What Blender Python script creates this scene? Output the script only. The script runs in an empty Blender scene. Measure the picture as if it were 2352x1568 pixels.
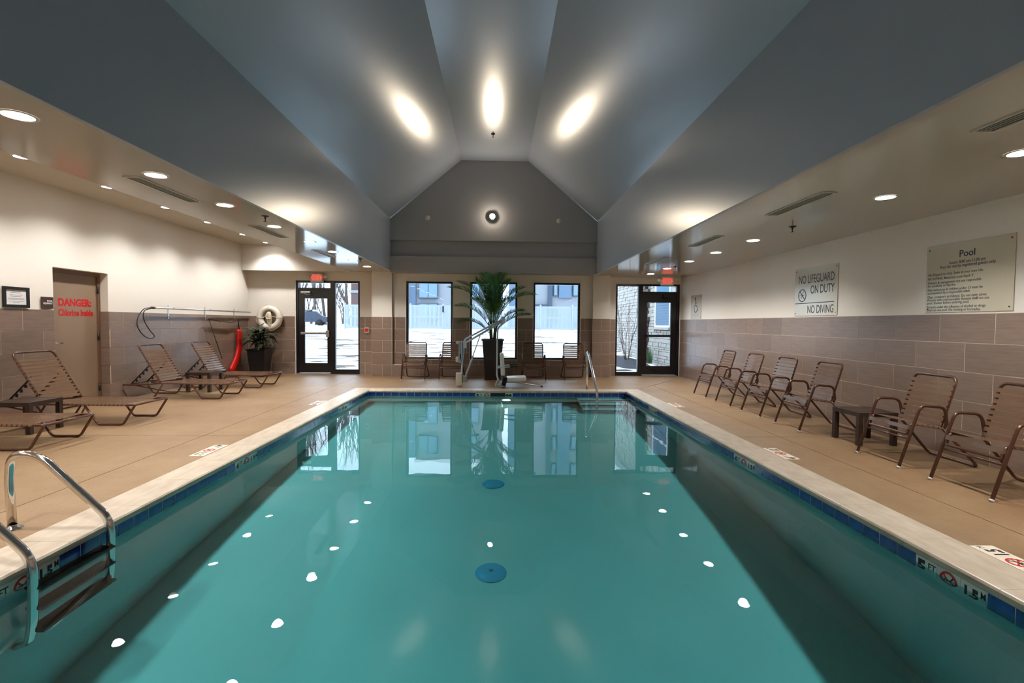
import bpy, math, random
from mathutils import Vector, Matrix
random.seed(7)
sc = bpy.context.scene
COL = sc.collection

# ------------------------------------------------------------------ camera, world, exposure
F_PX = 1135.0
cam_d = bpy.data.cameras.new('camera')
cam_d.sensor_width = 36.0
cam_d.lens = 36.0 * F_PX / 2352.0
cam_d.clip_start, cam_d.clip_end = 0.05, 400
cam = bpy.data.objects.new('camera', cam_d)
COL.objects.link(cam)
_yaw, _pitch, _roll = math.radians(1.56), math.radians(2.07), math.radians(0.5)
_fw = Vector((math.sin(_yaw) * math.cos(_pitch), math.cos(_yaw) * math.cos(_pitch), -math.sin(_pitch)))
_r0 = _fw.cross(Vector((0, 0, 1))).normalized()
_u0 = _r0.cross(_fw)
_rt = math.cos(_roll) * _r0 + math.sin(_roll) * _u0
_up = -math.sin(_roll) * _r0 + math.cos(_roll) * _u0
cam.matrix_world = Matrix(((_rt.x, _up.x, -_fw.x, 0), (_rt.y, _up.y, -_fw.y, 0), (_rt.z, _up.z, -_fw.z, 1.38), (0, 0, 0, 1)))
sc.camera = cam

world = bpy.data.worlds.new('overcast_sky')
sc.world = world
world.use_nodes = True
world.node_tree.nodes['Background'].inputs[0].default_value = (0.70, 0.85, 1.0, 1)
world.node_tree.nodes['Background'].inputs[1].default_value = 4.1

sc.view_settings.view_transform = 'Standard'
sc.view_settings.look = 'None'
sc.view_settings.gamma = 1.0
sc.view_settings.use_curve_mapping = False
sc.view_settings.exposure = 0.28
DOWNLIGHT = 25.0       # radiance of a downlight lens
SPOT_W = 135.0          # the beam each downlight throws
GABLE_LAMP = 900.0
LAMP_COL = (1.0, 0.97, 0.94)
sc.cycles.use_denoising = True
sc.cycles.use_light_tree = False
sc.cycles.use_adaptive_sampling = True
sc.cycles.adaptive_threshold = 0.035
sc.cycles.adaptive_min_samples = 24
sc.cycles.max_bounces = 6
sc.cycles.diffuse_bounces = 3
sc.cycles.glossy_bounces = 3
sc.cycles.transmission_bounces = 4
sc.cycles.transparent_max_bounces = 8
sc.cycles.sample_clamp_indirect = 6.0
sc.cycles.caustics_reflective = False
sc.cycles.caustics_refractive = True

# ------------------------------------------------------------------ materials
def srgb(r, g, b):
    f = lambda c: c / 12.92 if c <= 0.04045 else ((c + 0.055) / 1.055) ** 2.4
    return (f(r / 255), f(g / 255), f(b / 255), 1.0)

MATS = {}
def mat(name, col, rough=0.5, metal=0.0, spec=0.5, var=0.0, vscale=6.0, stretch=None, bump=0.0, bscale=80.0,
        rnd=0.0, col2=None, emit=None, detail=4.0, coords='Object', coat=0.0):
    """principled material; var = noise mix towards col2, rnd = brightness change per object"""
    m = bpy.data.materials.new(name); m.use_nodes = True
    nt = m.node_tree; N = nt.nodes; L = nt.links
    b = N['Principled BSDF']
    b.inputs['Base Color'].default_value = col
    b.inputs['Roughness'].default_value = rough
    b.inputs['Metallic'].default_value = metal
    b.inputs['Specular IOR Level'].default_value = spec
    if coat: b.inputs['Coat Weight'].default_value = coat; b.inputs['Coat Roughness'].default_value = 0.08
    if emit:
        b.inputs['Emission Color'].default_value = emit[0]; b.inputs['Emission Strength'].default_value = emit[1]
    tc = None
    def coord():
        nonlocal tc
        if tc is None:
            t = N.new('ShaderNodeTexCoord'); mp = N.new('ShaderNodeMapping')
            if stretch: mp.inputs['Scale'].default_value = stretch
            L.new(t.outputs[coords], mp.inputs[0]); tc = mp.outputs[0]
        return tc
    out = None
    if var:
        n = N.new('ShaderNodeTexNoise'); n.inputs['Scale'].default_value = vscale; n.inputs['Detail'].default_value = detail
        L.new(coord(), n.inputs['Vector'])
        r = N.new('ShaderNodeMapRange'); r.inputs[1].default_value = 0.3; r.inputs[2].default_value = 0.7; r.inputs[4].default_value = var
        L.new(n.outputs[0], r.inputs[0])
        mx = N.new('ShaderNodeMix'); mx.data_type = 'RGBA'
        mx.inputs[6].default_value = col; mx.inputs[7].default_value = col2 or tuple(c * 0.6 for c in col[:3]) + (1,)
        L.new(r.outputs[0], mx.inputs[0]); out = mx.outputs[2]
    if rnd:
        oi = N.new('ShaderNodeObjectInfo')
        r = N.new('ShaderNodeMapRange'); r.inputs[3].default_value = 1 - rnd; r.inputs[4].default_value = 1 + rnd
        L.new(oi.outputs['Random'], r.inputs[0])
        hs = N.new('ShaderNodeHueSaturation')
        if out: L.new(out, hs.inputs['Color'])
        else: hs.inputs['Color'].default_value = col
        L.new(r.outputs[0], hs.inputs['Value']); out = hs.outputs[0]
    if out: L.new(out, b.inputs['Base Color'])
    if bump:
        n = N.new('ShaderNodeTexNoise'); n.inputs['Scale'].default_value = bscale; n.inputs['Detail'].default_value = 3
        L.new(coord(), n.inputs['Vector'])
        bp = N.new('ShaderNodeBump'); bp.inputs['Strength'].default_value = bump; bp.inputs['Distance'].default_value = 0.01
        L.new(n.outputs[0], bp.inputs['Height']); L.new(bp.outputs[0], b.inputs['Normal'])
    MATS[name] = m
    return m

M_WALL = mat('cream_paint', srgb(238, 231, 220), 0.6, spec=0.3, bump=0.04, bscale=120)
M_CEIL = mat('grey_semigloss_paint', srgb(158, 168, 184), 0.28, spec=1.0, bump=0.035, bscale=9, stretch=(.4, 6, .4))
M_CEILLOW = mat('beige_semigloss_paint', srgb(190, 183, 174), 0.11, spec=1.0, bump=0.008, bscale=40)
M_GABLE = mat('grey_matt_paint', srgb(166, 165, 168), 0.6, spec=0.3)
M_CEILUP = mat('pale_matt_paint', srgb(216, 208, 194), 0.6, spec=0.3)
M_TILE = mat('taupe_wall_tile', srgb(142, 121, 107), 0.30, spec=0.5, var=0.55, vscale=4.0, stretch=(1.0, 1.0, 14.0), rnd=0.10,
             col2=srgb(112, 93, 82), bump=0.015, bscale=30)
M_GROUT = mat('pale_grout', srgb(226, 208, 188), 0.8, spec=0.2)
M_DECK = mat('tan_concrete_deck', srgb(154, 130, 98), 0.38, spec=0.5, var=1.0, vscale=0.9, col2=srgb(122, 90, 60), bump=0.5, bscale=70,
             coords='Object', detail=15)
for _n in M_DECK.node_tree.nodes:
    if _n.type == 'TEX_NOISE' and _n.inputs['Detail'].default_value > 10: _n.inputs['Roughness'].default_value = 0.82
M_JOINT = mat('dark_joint', srgb(120, 98, 74), 0.9, spec=0.1)
M_COPING = mat('cream_marble', srgb(200, 187, 168), 0.32, spec=0.45, var=0.7, vscale=5.0, stretch=(3.0, 1.0, 1.0), col2=srgb(166, 149, 128), rnd=0.04)
M_PLASTER = mat('pool_plaster', srgb(226, 236, 234), 0.7, spec=0.2, var=0.15, vscale=1.0)
M_BAND = mat('pool_grout_band', srgb(232, 228, 220), 0.7, spec=0.2)
M_PTILE = mat('blue_pool_tile', srgb(34, 74, 178), 0.12, spec=0.6, var=0.9, vscale=16.0, col2=srgb(14, 34, 98), rnd=0.2, detail=6)
M_PTILEW = mat('white_marker_tile', srgb(236, 234, 228), 0.15, spec=0.5)
M_DECKW = mat('white_deck_tile', srgb(224, 212, 192), 0.4, spec=0.4)
M_BLACK = mat('black_print', srgb(18, 18, 18), 0.5)
M_INK = mat('dark_grey_print', srgb(44, 44, 50), 0.45)
M_RED = mat('red_print', srgb(196, 30, 24), 0.5)
M_BROWN = mat('bronze_frame', srgb(82, 50, 36), 0.26, metal=0.15, spec=0.6)
M_STRAP = mat('taupe_vinyl_strap', srgb(108, 82, 62), 0.22, spec=0.5, rnd=0.05)
M_TABLE = mat('dark_brown_table', srgb(58, 44, 36), 0.38, spec=0.4)
M_RUBBER = mat('black_rubber', srgb(20, 20, 20), 0.6)
M_FOOT = mat('pale_foot_cap', srgb(196, 188, 176), 0.5)
M_STEEL = mat('polished_steel', (0.72, 0.70, 0.68, 1), 0.12, metal=1.0)
M_ALU = mat('satin_aluminium', (0.62, 0.62, 0.63, 1), 0.32, metal=1.0)
M_FRAME = mat('black_aluminium', srgb(16, 17, 22), 0.25, spec=0.6)
M_WHITEFRAME = mat('white_trim', srgb(232, 232, 230), 0.4)
M_DOORPAINT = mat('taupe_door_paint', srgb(146, 124, 104), 0.3, spec=0.5)
M_DOORFRAME = mat('brown_door_frame', srgb(126, 98, 78), 0.35, spec=0.5)
M_SIGN = mat('champagne_sign', srgb(206, 198, 176), 0.16, spec=0.6)
M_DARKSIGN = mat('dark_brown_sign', srgb(66, 48, 40), 0.4)
M_PAPER = mat('paper', srgb(232, 230, 228), 0.5)
M_WHITE = mat('white_plastic', srgb(236, 234, 230), 0.35)
M_BEIGEP = mat('beige_plastic', srgb(206, 200, 182), 0.4)
M_GREYP = mat('grey_plastic', srgb(150, 158, 160), 0.4)
M_LIFT = mat('white_powder_coat', srgb(206, 212, 222), 0.25, spec=0.6)
M_PAD = mat('white_vinyl_pad', srgb(238, 238, 232), 0.35)
M_CLOTH = mat('black_cloth', srgb(14, 14, 18), 0.85)
M_RESCUE = mat('red_foam', srgb(214, 22, 18), 0.35, spec=0.5)
M_RING = mat('white_ring_foam', srgb(238, 230, 214), 0.4)
M_ROPE = mat('cream_rope', srgb(226, 214, 190), 0.8)
M_POT = mat('black_planter', srgb(20, 20, 26), 0.3, spec=0.5)
M_POTB = mat('espresso_planter', srgb(44, 36, 38), 0.38, spec=0.5)
M_SOIL = mat('soil', srgb(50, 38, 30), 0.9)
M_PALM = mat('palm_green', srgb(70, 126, 54), 0.4, var=0.7, vscale=9, col2=srgb(38, 84, 50), rnd=0.25)
M_STEM = mat('palm_stem', srgb(84, 96, 58), 0.6, var=0.5, vscale=12)
M_LEAF = mat('dark_leaf', srgb(34, 58, 34), 0.28, spec=0.6, rnd=0.35)
M_VENT = mat('vent_white', srgb(206, 198, 186), 0.4)
M_VENTD = mat('vent_slot', srgb(34, 32, 30), 0.7)
M_LENS = mat('lamp_lens', srgb(255, 246, 230), 0.4, emit=(LAMP_COL + (1,), DOWNLIGHT))
M_GLENS = mat('gable_lamp_lens', srgb(255, 246, 230), 0.4, emit=((1.0, 0.84, 0.64, 1), GABLE_LAMP))
M_PLENS = mat('pool_lamp_lens', srgb(255, 246, 230), 0.4, emit=((1.0, 0.93, 0.80, 1), 30.0))
M_TRIMRING = mat('lamp_trim', srgb(214, 206, 196), 0.35)
M_DISC = mat('lamp_blank', srgb(206, 204, 190), 0.5)
M_EXITBODY = mat('exit_sign_body', srgb(214, 210, 200), 0.4)
M_EXITRED = mat('exit_letters', srgb(230, 60, 40), 0.4, emit=(srgb(255, 50, 30), 1.0))
M_EXITFACE = mat('exit_face', srgb(232, 200, 186), 0.4, emit=(srgb(255, 200, 180), 0.12))
for _m in (M_LENS, M_EXITRED, M_EXITFACE): _m.cycles.emission_sampling = 'NONE'      # the lamp beams do the lighting
M_DRAIN = mat('blue_drain_cover', srgb(120, 190, 236), 0.4)
M_SNOW = mat('snow', srgb(236, 240, 246), 0.8, spec=0.2, var=1.0, vscale=1.1, col2=srgb(56, 48, 36), stretch=(.55, 1.6, 1), detail=9, bump=0.4, bscale=6)
for _n in M_SNOW.node_tree.nodes:
    if _n.type == 'MAP_RANGE': _n.inputs[1].default_value = 0.535; _n.inputs[2].default_value = 0.60
M_VINYL = mat('white_vinyl_fence', srgb(142, 148, 158), 0.4)
M_STUCCO = mat('pale_stucco', srgb(128, 130, 136), 0.8)
M_BLUEWALL = mat('blue_grey_siding', srgb(84, 104, 126), 0.7)
M_NAVY = mat('dark_blue_siding', srgb(52, 66, 84), 0.6)
M_BRICK = mat('brown_brick', srgb(92, 70, 68), 0.8, var=0.4, vscale=8)
M_STONE = mat('pale_stone', srgb(160, 152, 144), 0.85, var=0.5, vscale=5, col2=srgb(126, 114, 106), rnd=0.1)
M_STONESHADE = mat('shaded_stone', srgb(86, 70, 62), 0.85, var=0.5, vscale=5)  # pier in shadow: its shade is put into a darker stone colour
M_MORTAR = mat('stone_mortar', srgb(74, 66, 62), 0.9)
M_GLASSDARK = mat('far_window_glass', srgb(84, 116, 140), 0.08, spec=0.8)
M_BARK = mat('grey_bark', srgb(96, 84, 80), 0.9)
M_TWIG = mat('brown_twig', srgb(92, 66, 56), 0.9)
M_MULCH = mat('dark_mulch', srgb(62, 60, 66), 0.95, var=0.8, vscale=20, col2=srgb(30, 30, 36), bump=0.6, bscale=30)
M_WALK = mat('concrete_walk', srgb(190, 186, 180), 0.8, var=0.3, vscale=3)
M_TAN = mat('dry_grass', srgb(92, 70, 44), 0.9, var=0.5, vscale=10)
M_CAR = mat('dark_blue_paint', srgb(40, 52, 74), 0.3)

def glass_pane(name, tint=(0.93, 0.97, 0.99, 1), rough=0.0, ior=1.45):
    m = bpy.data.materials.new(name); m.use_nodes = True
    nt = m.node_tree; N = nt.nodes; L = nt.links; N.clear()
    o = N.new('ShaderNodeOutputMaterial'); mx = N.new('ShaderNodeMixShader')
    t = N.new('ShaderNodeBsdfTransparent'); t.inputs[0].default_value = tint
    g = N.new('ShaderNodeBsdfGlossy'); g.inputs['Roughness'].default_value = rough
    f = N.new('ShaderNodeFresnel'); f.inputs[0].default_value = ior
    L.new(f.outputs[0], mx.inputs[0]); L.new(t.outputs[0], mx.inputs[1]); L.new(g.outputs[0], mx.inputs[2])
    L.new(mx.outputs[0], o.inputs[0])
    return m
M_GLASS = glass_pane('window_glass')

def water_mat():
    m = glass_pane('pool_water', (1, 1, 1, 1), 0.0, 1.333)
    nt = m.node_tree; N = nt.nodes; L = nt.links
    rf = N.new('ShaderNodeBsdfRefraction'); rf.inputs['IOR'].default_value = 1.333; rf.inputs['Roughness'].default_value = 0.0
    L.new(rf.outputs[0], [x for x in N if x.type == 'MIX_SHADER'][0].inputs[1])
    tc = N.new('ShaderNodeTexCoord'); n = N.new('ShaderNodeTexNoise')
    n.inputs['Scale'].default_value = 2.2; n.inputs['Detail'].default_value = 2.0
    L.new(tc.outputs['Object'], n.inputs['Vector'])
    bp = N.new('ShaderNodeBump'); bp.inputs['Strength'].default_value = 0.05; bp.inputs['Distance'].default_value = 0.02
    L.new(n.outputs[0], bp.inputs['Height'])
    for nd in N:
        if nd.type in ('BSDF_GLOSSY', 'FRESNEL'): L.new(bp.outputs[0], nd.inputs['Normal'])
    va = N.new('ShaderNodeVolumeAbsorption')
    va.inputs['Color'].default_value = (0.06, 0.87, 0.90, 1); va.inputs['Density'].default_value = 0.36
    out = [x for x in N if x.type == 'OUTPUT_MATERIAL'][0]
    L.new(va.outputs[0], out.inputs['Volume'])
    return m
M_WATER = water_mat()

# ------------------------------------------------------------------ geometry helpers
def children_of(o): return [c for c in bpy.data.objects if c.parent is o]

def tag(o, label=None, cat=None, group=None, kind=None):
    if label: o['label'] = label
    if cat: o['category'] = cat
    if group: o['group'] = group
    if kind: o['kind'] = kind
    return o

def empty(name, loc=(0, 0, 0), rz=0.0, **kw):
    o = bpy.data.objects.new(name, None); COL.objects.link(o)
    o.location = loc; o.rotation_euler = (0, 0, rz); o.empty_display_size = 0.1
    return tag(o, **kw)

def link(name, me, m=None, parent=None, loc=(0, 0, 0), rot=(0, 0, 0)):
    o = bpy.data.objects.new(name, me); COL.objects.link(o)
    if m is not None and not me.materials: me.materials.append(m)
    o.location = loc; o.rotation_euler = rot
    if parent is not None: o.parent = parent
    return o

def fil(pts, r, n=5):
    """round the corners of an open polyline"""
    P = [Vector(p) for p in pts]
    rr = r if isinstance(r, (list, tuple)) else [r] * len(P)
    out = [P[0]]
    for i in range(1, len(P) - 1):
        a, b, c = P[i - 1], P[i], P[i + 1]
        d1, d2 = (a - b), (c - b)
        l = min(rr[i], d1.length * 0.49, d2.length * 0.49)
        p, q = b + d1.normalized() * l, b + d2.normalized() * l
        for k in range(n + 1):
            t = k / n
            out.append((1 - t) ** 2 * p + 2 * t * (1 - t) * b + t * t * q)
    out.append(P[-1])
    return out

class MB:
    def __init__(s): s.v = []; s.f = []; s.sm = []
    def add(s, vs, fs, smooth=False):
        b = len(s.v); s.v += [tuple(v) for v in vs]
        for f in fs: s.f.append(tuple(b + i for i in f)); s.sm.append(smooth)
        return s
    def box(s, x0, x1, y0, y1, z0, z1):
        vs = [(x0, y0, z0), (x1, y0, z0), (x1, y1, z0), (x0, y1, z0), (x0, y0, z1), (x1, y0, z1), (x1, y1, z1), (x0, y1, z1)]
        return s.add(vs, [(0, 3, 2, 1), (4, 5, 6, 7), (0, 1, 5, 4), (1, 2, 6, 5), (2, 3, 7, 6), (3, 0, 4, 7)])
    def bbox(s, x0, x1, y0, y1, z0, z1, b=0.01):
        """box with all edges chamfered"""
        import bmesh
        bm = bmesh.new()
        bmesh.ops.create_cube(bm, size=1.0)
        for v in bm.verts:
            v.co = Vector(((x0 + x1) / 2 + v.co.x * (x1 - x0), (y0 + y1) / 2 + v.co.y * (y1 - y0), (z0 + z1) / 2 + v.co.z * (z1 - z0)))
        bmesh.ops.bevel(bm, geom=list(bm.edges), offset=b, segments=2, affect='EDGES', profile=0.6)
        bm.verts.index_update()
        s.add([v.co for v in bm.verts], [[v.index for v in f.verts] for f in bm.faces])
        bm.free(); return s
    def tube(s, pts, r, n=8, cap=True, closed=False, flat=None):
        P = [Vector(p) for p in pts]; m = len(P)
        R = r if isinstance(r, (list, tuple)) else [r] * m
        T = []
        for i in range(m):
            if closed: t = P[(i + 1) % m] - P[i - 1]
            else: t = P[min(i + 1, m - 1)] - P[max(i - 1, 0)]
            T.append(t.normalized() if t.length > 1e-9 else Vector((0, 0, 1)))
        up = Vector((0, 0, 1)) if abs(T[0].z) < 0.9 else Vector((1, 0, 0))
        x = T[0].cross(up).normalized()
        vs = []
        for i in range(m):
            x = (x - T[i] * x.dot(T[i])).normalized(); y = T[i].cross(x)
            for k in range(n):
                a = 2 * math.pi * k / n
                ca, sa = math.cos(a), math.sin(a)
                if flat: sa *= flat
                vs.append(P[i] + (x * ca + y * sa) * R[i])
        fs = []
        for i in range(m if closed else m - 1):
            j = (i + 1) % m
            for k in range(n):
                k2 = (k + 1) % n
                fs.append((i * n + k, i * n + k2, j * n + k2, j * n + k))
        if cap and not closed:
            fs.append(tuple(range(n - 1, -1, -1))); fs.append(tuple((m - 1) * n + k for k in range(n)))
        return s.add(vs, fs, True)
    def cyl(s, a, b, r, n=12): return s.tube([a, b], r, n)
    def lathe(s, prof, c=(0, 0, 0), n=24, smooth=True):
        """profile of (radius, z); around +Z"""
        vs = []; fs = []; m = len(prof)
        for (r, z) in prof:
            for k in range(n):
                a = 2 * math.pi * k / n
                vs.append((c[0] + r * math.cos(a), c[1] + r * math.sin(a), c[2] + z))
        for i in range(m - 1):
            for k in range(n):
                k2 = (k + 1) % n
                fs.append((i * n + k, i * n + k2, (i + 1) * n + k2, (i + 1) * n + k))
        return s.add(vs, fs, smooth)
    def sphere(s, c, r, n=12, m=8, sc_=(1, 1, 1)):
        prof = [(max(1e-4, r * math.sin(math.pi * i / m)), -r * math.cos(math.pi * i / m)) for i in range(m + 1)]
        b = MB().lathe(prof, (0, 0, 0), n)
        return s.add([(c[0] + v[0] * sc_[0], c[1] + v[1] * sc_[1], c[2] + v[2] * sc_[2]) for v in b.v], b.f, True)
    def prism(s, poly, z0, z1):
        n = len(poly)
        vs = [(x, y, z0) for x, y in poly] + [(x, y, z1) for x, y in poly]
        fs = [tuple(range(n - 1, -1, -1)), tuple(range(n, 2 * n))] + [(i, (i + 1) % n, n + (i + 1) % n, n + i) for i in range(n)]
        return s.add(vs, fs)
    def extrude(s, poly, axis, a, b):
        """poly of 2-D points in the two other axes, in order (y,z) / (x,z) / (x,y), swept along axis from a to b"""
        n = len(poly)
        def pt(p, t): return {'x': (t, p[0], p[1]), 'y': (p[0], t, p[1]), 'z': (p[0], p[1], t)}[axis]
        vs = [pt(p, a) for p in poly] + [pt(p, b) for p in poly]
        fs = [tuple(range(n - 1, -1, -1)), tuple(range(n, 2 * n))] + [(i, (i + 1) % n, n + (i + 1) % n, n + i) for i in range(n)]
        return s.add(vs, fs)
    def mesh(s, name):
        me = bpy.data.meshes.new(name); me.from_pydata(s.v, [], s.f); me.update()
        import bmesh
        bm = bmesh.new(); bm.from_mesh(me); bmesh.ops.recalc_face_normals(bm, faces=bm.faces); bm.to_mesh(me); bm.free()
        for p, k in zip(me.polygons, s.sm): p.use_smooth = k
        return me
    def build(s, name, m, parent=None, loc=(0, 0, 0), rot=(0, 0, 0)):
        return link(name, s.mesh(name), m, parent, loc, rot)

def dup(root, loc=None, rz=None, **kw):
    r = root.copy(); COL.objects.link(r)
    if loc is not None: r.location = loc
    if rz is not None: r.rotation_euler = (0, 0, rz)
    for ch in KIDS.get(root.name, []):
        c = ch.copy(); COL.objects.link(c); c.parent = r
        for g in KIDS2.get(ch.name, []):
            d = g.copy(); COL.objects.link(d); d.parent = c
    return tag(r, **kw)
KIDS = {}; KIDS2 = {}
def register(root):
    KIDS[root.name] = children_of(root)
    for c in KIDS[root.name]: KIDS2[c.name] = children_of(c)
    return root

def rects(u0, u1, z0, z1, holes):
    R = [(u0, u1, z0, z1)]
    for (a, b, c, d) in holes:
        out = []
        for (p, q, r, t) in R:
            if b <= p or a >= q or d <= r or c >= t: out.append((p, q, r, t)); continue
            if a > p: out.append((p, a, r, t))
            if b < q: out.append((b, q, r, t))
            p2, q2 = max(p, a), min(q, b)
            if c > r: out.append((p2, q2, r, c))
            if d < t: out.append((p2, q2, d, t))
        R = out
    return R

_tile_mesh = {}
def tile_wall(parent, plane, p, sgn, u0, u1, phase, holes=(), rows=5, pitch=0.6145, h=0.305, thick=0.012, gap=0.007, name='tile', m=None):
    """individual wall tiles on plane x = p or y = p, facing sgn; rows laid half-bond from the floor up"""
    m = m or M_TILE
    for r in range(rows):
        ph = phase + (pitch / 2 if (rows - 1 - r) % 2 else 0)
        k0 = math.floor((u0 - ph) / pitch)
        k = k0
        while ph + k * pitch < u1:
            a, b = max(u0, ph + k * pitch), min(u1, ph + (k + 1) * pitch)
            k += 1
            if b - a < 0.02: continue
            for (q0, q1, z0, z1) in rects(a, b, r * h, (r + 1) * h, holes):
                if q1 - q0 < 0.02 or z1 - z0 < 0.02: continue
                w, hh = round(q1 - q0 - gap, 3), round(z1 - z0 - gap, 3)
                key = (w, hh, thick, m.name)
                if key not in _tile_mesh:
                    me = MB().box(0, w, -thick, 0, 0, hh).mesh(name); me.materials.append(m); _tile_mesh[key] = me
                zz = z0 + gap / 2
                if plane == 'y':
                    if sgn < 0: loc, rz = (q0 + gap / 2, p, zz), 0
                    else: loc, rz = (q1 - gap / 2, p, zz), math.pi
                else:
                    if sgn < 0: loc, rz = (p, q1 - gap / 2, zz), -math.pi / 2
                    else: loc, rz = (p, q0 + gap / 2, zz), math.pi / 2
                link(name, _tile_mesh[key], None, parent, loc, (0, 0, rz))

_text_cache = {}
def text_mesh(body, size=1.0, align='LEFT', bold=0.0, spacing=1.0, line=1.0, xs=1.0):
    key = (body, size, align, bold, spacing, line, xs)
    if key in _text_cache: return _text_cache[key]
    cu = bpy.data.curves.new('txt', 'FONT'); cu.body = body; cu.size = size; cu.align_x = align
    cu.offset = bold; cu.extrude = 0.0006; cu.space_character = spacing; cu.space_line = line; cu.resolution_u = 3
    o = bpy.data.objects.new('txt', cu); COL.objects.link(o)
    dg = bpy.context.evaluated_depsgraph_get()
    me = bpy.data.meshes.new_from_object(o.evaluated_get(dg))
    bpy.data.objects.remove(o); bpy.data.curves.remove(cu)
    me.materials.clear()
    if xs != 1.0:
        for v in me.vertices: v.co.x *= xs
    _text_cache[key] = me
    return me

def on_plane(o, origin, right, up, parent=None):          # placed in world space, kept when parented to any thing
    r = Vector(right).normalized(); u = Vector(up).normalized(); n = r.cross(u)
    mw = Matrix(((r.x, u.x, n.x, origin[0]), (r.y, u.y, n.y, origin[1]), (r.z, u.z, n.z, origin[2]), (0, 0, 0, 1)))
    if parent is not None:
        pm = Matrix.Identity(4); p = parent
        while p is not None:
            pm = p.matrix_parent_inverse @ (Matrix.Translation(p.location) @ p.rotation_euler.to_matrix().to_4x4()) @ pm
            p = p.parent
        o.parent = parent
        mw = pm.inverted() @ mw
    o.location = mw.to_translation(); o.rotation_euler = mw.to_euler()
    return o

def letters(body, m, origin, right, up, parent, size, align='LEFT', bold=0.0, name='lettering', spacing=1.0, line=1.0, xs=1.0):
    me = text_mesh(body, size, align, bold, spacing, line, xs).copy()
    me.materials.append(m)
    o = bpy.data.objects.new(name, me); COL.objects.link(o)
    return on_plane(o, origin, right, up, parent)

def stroke(mb, pts, w, t=0.0012, closed=False):
    """flat ribbon along 2-D points, thickness t"""
    P = [Vector((p[0], p[1])) for p in pts]; n = len(P); L = []; R = []
    for i in range(n):
        a = P[i - 1] if (i > 0 or closed) else P[i]; b = P[(i + 1) % n] if (i < n - 1 or closed) else P[i]
        d = (b - a); d = d.normalized() if d.length else Vector((1, 0)); nn = Vector((-d.y, d.x)) * w / 2
        L.append(P[i] + nn); R.append(P[i] - nn)
    vs = []; fs = []
    for i in range(n): vs += [(L[i].x, L[i].y, t), (R[i].x, R[i].y, t), (L[i].x, L[i].y, 0), (R[i].x, R[i].y, 0)]
    for i in range(n if closed else n - 1):
        j = (i + 1) % n
        a, b = 4 * i, 4 * j
        fs += [(a, a + 1, b + 1, b), (a, b, b + 2, a + 2), (a + 1, a + 3, b + 3, b + 1)]
    mb.add(vs, fs)
def circ(cx, cy, r, n=32, a0=0, a1=360):
    full = (a1 - a0) >= 360
    m = n if full else n + 1
    return [(cx + r * math.cos(math.radians(a0 + (a1 - a0) * k / n)), cy + r * math.sin(math.radians(a0 + (a1 - a0) * k / n))) for k in range(m)]

def flat_sign(mb, name, m, origin, right, up, parent):
    o = bpy.data.objects.new(name, mb.mesh(name)); COL.objects.link(o); o.data.materials.append(m)
    return on_plane(o, origin, right, up, parent)

def no_diving(origin, right, up, parent, s, ring_m, fig_m):
    """prohibition ring with a diver over water; s = outer radius"""
    a = MB(); stroke(a, circ(0, 0, s * 0.86, 32), s * 0.24, closed=True)
    k = s * 0.86 * 0.7071
    stroke(a, [(-k, k), (k, -k)], s * 0.18)
    flat_sign(a, 'prohibition_ring', ring_m, origin, right, up, parent)
    b = MB()
    stroke(b, [(s * 0.5, s * 0.55), (s * 0.1, s * 0.0), (-s * 0.2, -s * 0.3)], s * 0.14)
    stroke(b, [(s * 0.05, -s * 0.02), (-s * 0.35, -s * 0.12), (-s * 0.45, -s * 0.35)], s * 0.10)
    stroke(b, [(-s * 0.7, s * 0.02), (-s * 0.3, s * 0.06), (s * 0.1, -s * 0.02), (s * 0.7, s * 0.04)], s * 0.07)
    stroke(b, [(-s * 0.6, -s * 0.42), (s * 0.0, -s * 0.38), (s * 0.6, -s * 0.42)], s * 0.07)
    flat_sign(b, 'diver_figure', fig_m, origin, right, up, parent)

ORD = ['first', 'second', 'third', 'fourth', 'fifth', 'sixth', 'seventh', 'eighth', 'ninth', 'tenth', 'eleventh', 'twelfth', 'thirteenth', 'fourteenth', 'fifteenth']

# ------------------------------------------------------------------ the room shell
XL, XR, YB, YF = -6.6, 4.9, -2.6, 13.22
YW, YP, YG, YK = 12.85, 12.72, 12.45, 12.9           # window wall, pilaster front, gable face, bulkhead face
XGL, XGR = -2.72, 2.46                                # the raised ceiling's sides
ZL, ZR, ZU = 2.68, 2.64, 3.34                         # low ceiling strips, upper strip by the cream wall
XE = -3.84                                            # outer edge of the low strip over the loungers
ZS, ZT, XTL, XTR = 3.96, 5.42, -0.96, 0.71            # springing and flat top of the raised ceiling
W1, W2, W3 = (-2.39, -1.195, 0.44, 2.45), (-0.745, 0.48, 0.44, 2.45), (0.90, 2.12, 0.44, 2.45)
D1, D2 = (-5.35, -3.68, 0.0, 2.47), (3.14, 4.87, 0.0, 2.47)
D3 = (7.52, 8.55, 0.0, 2.16)
TILE_H = 1.525

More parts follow.
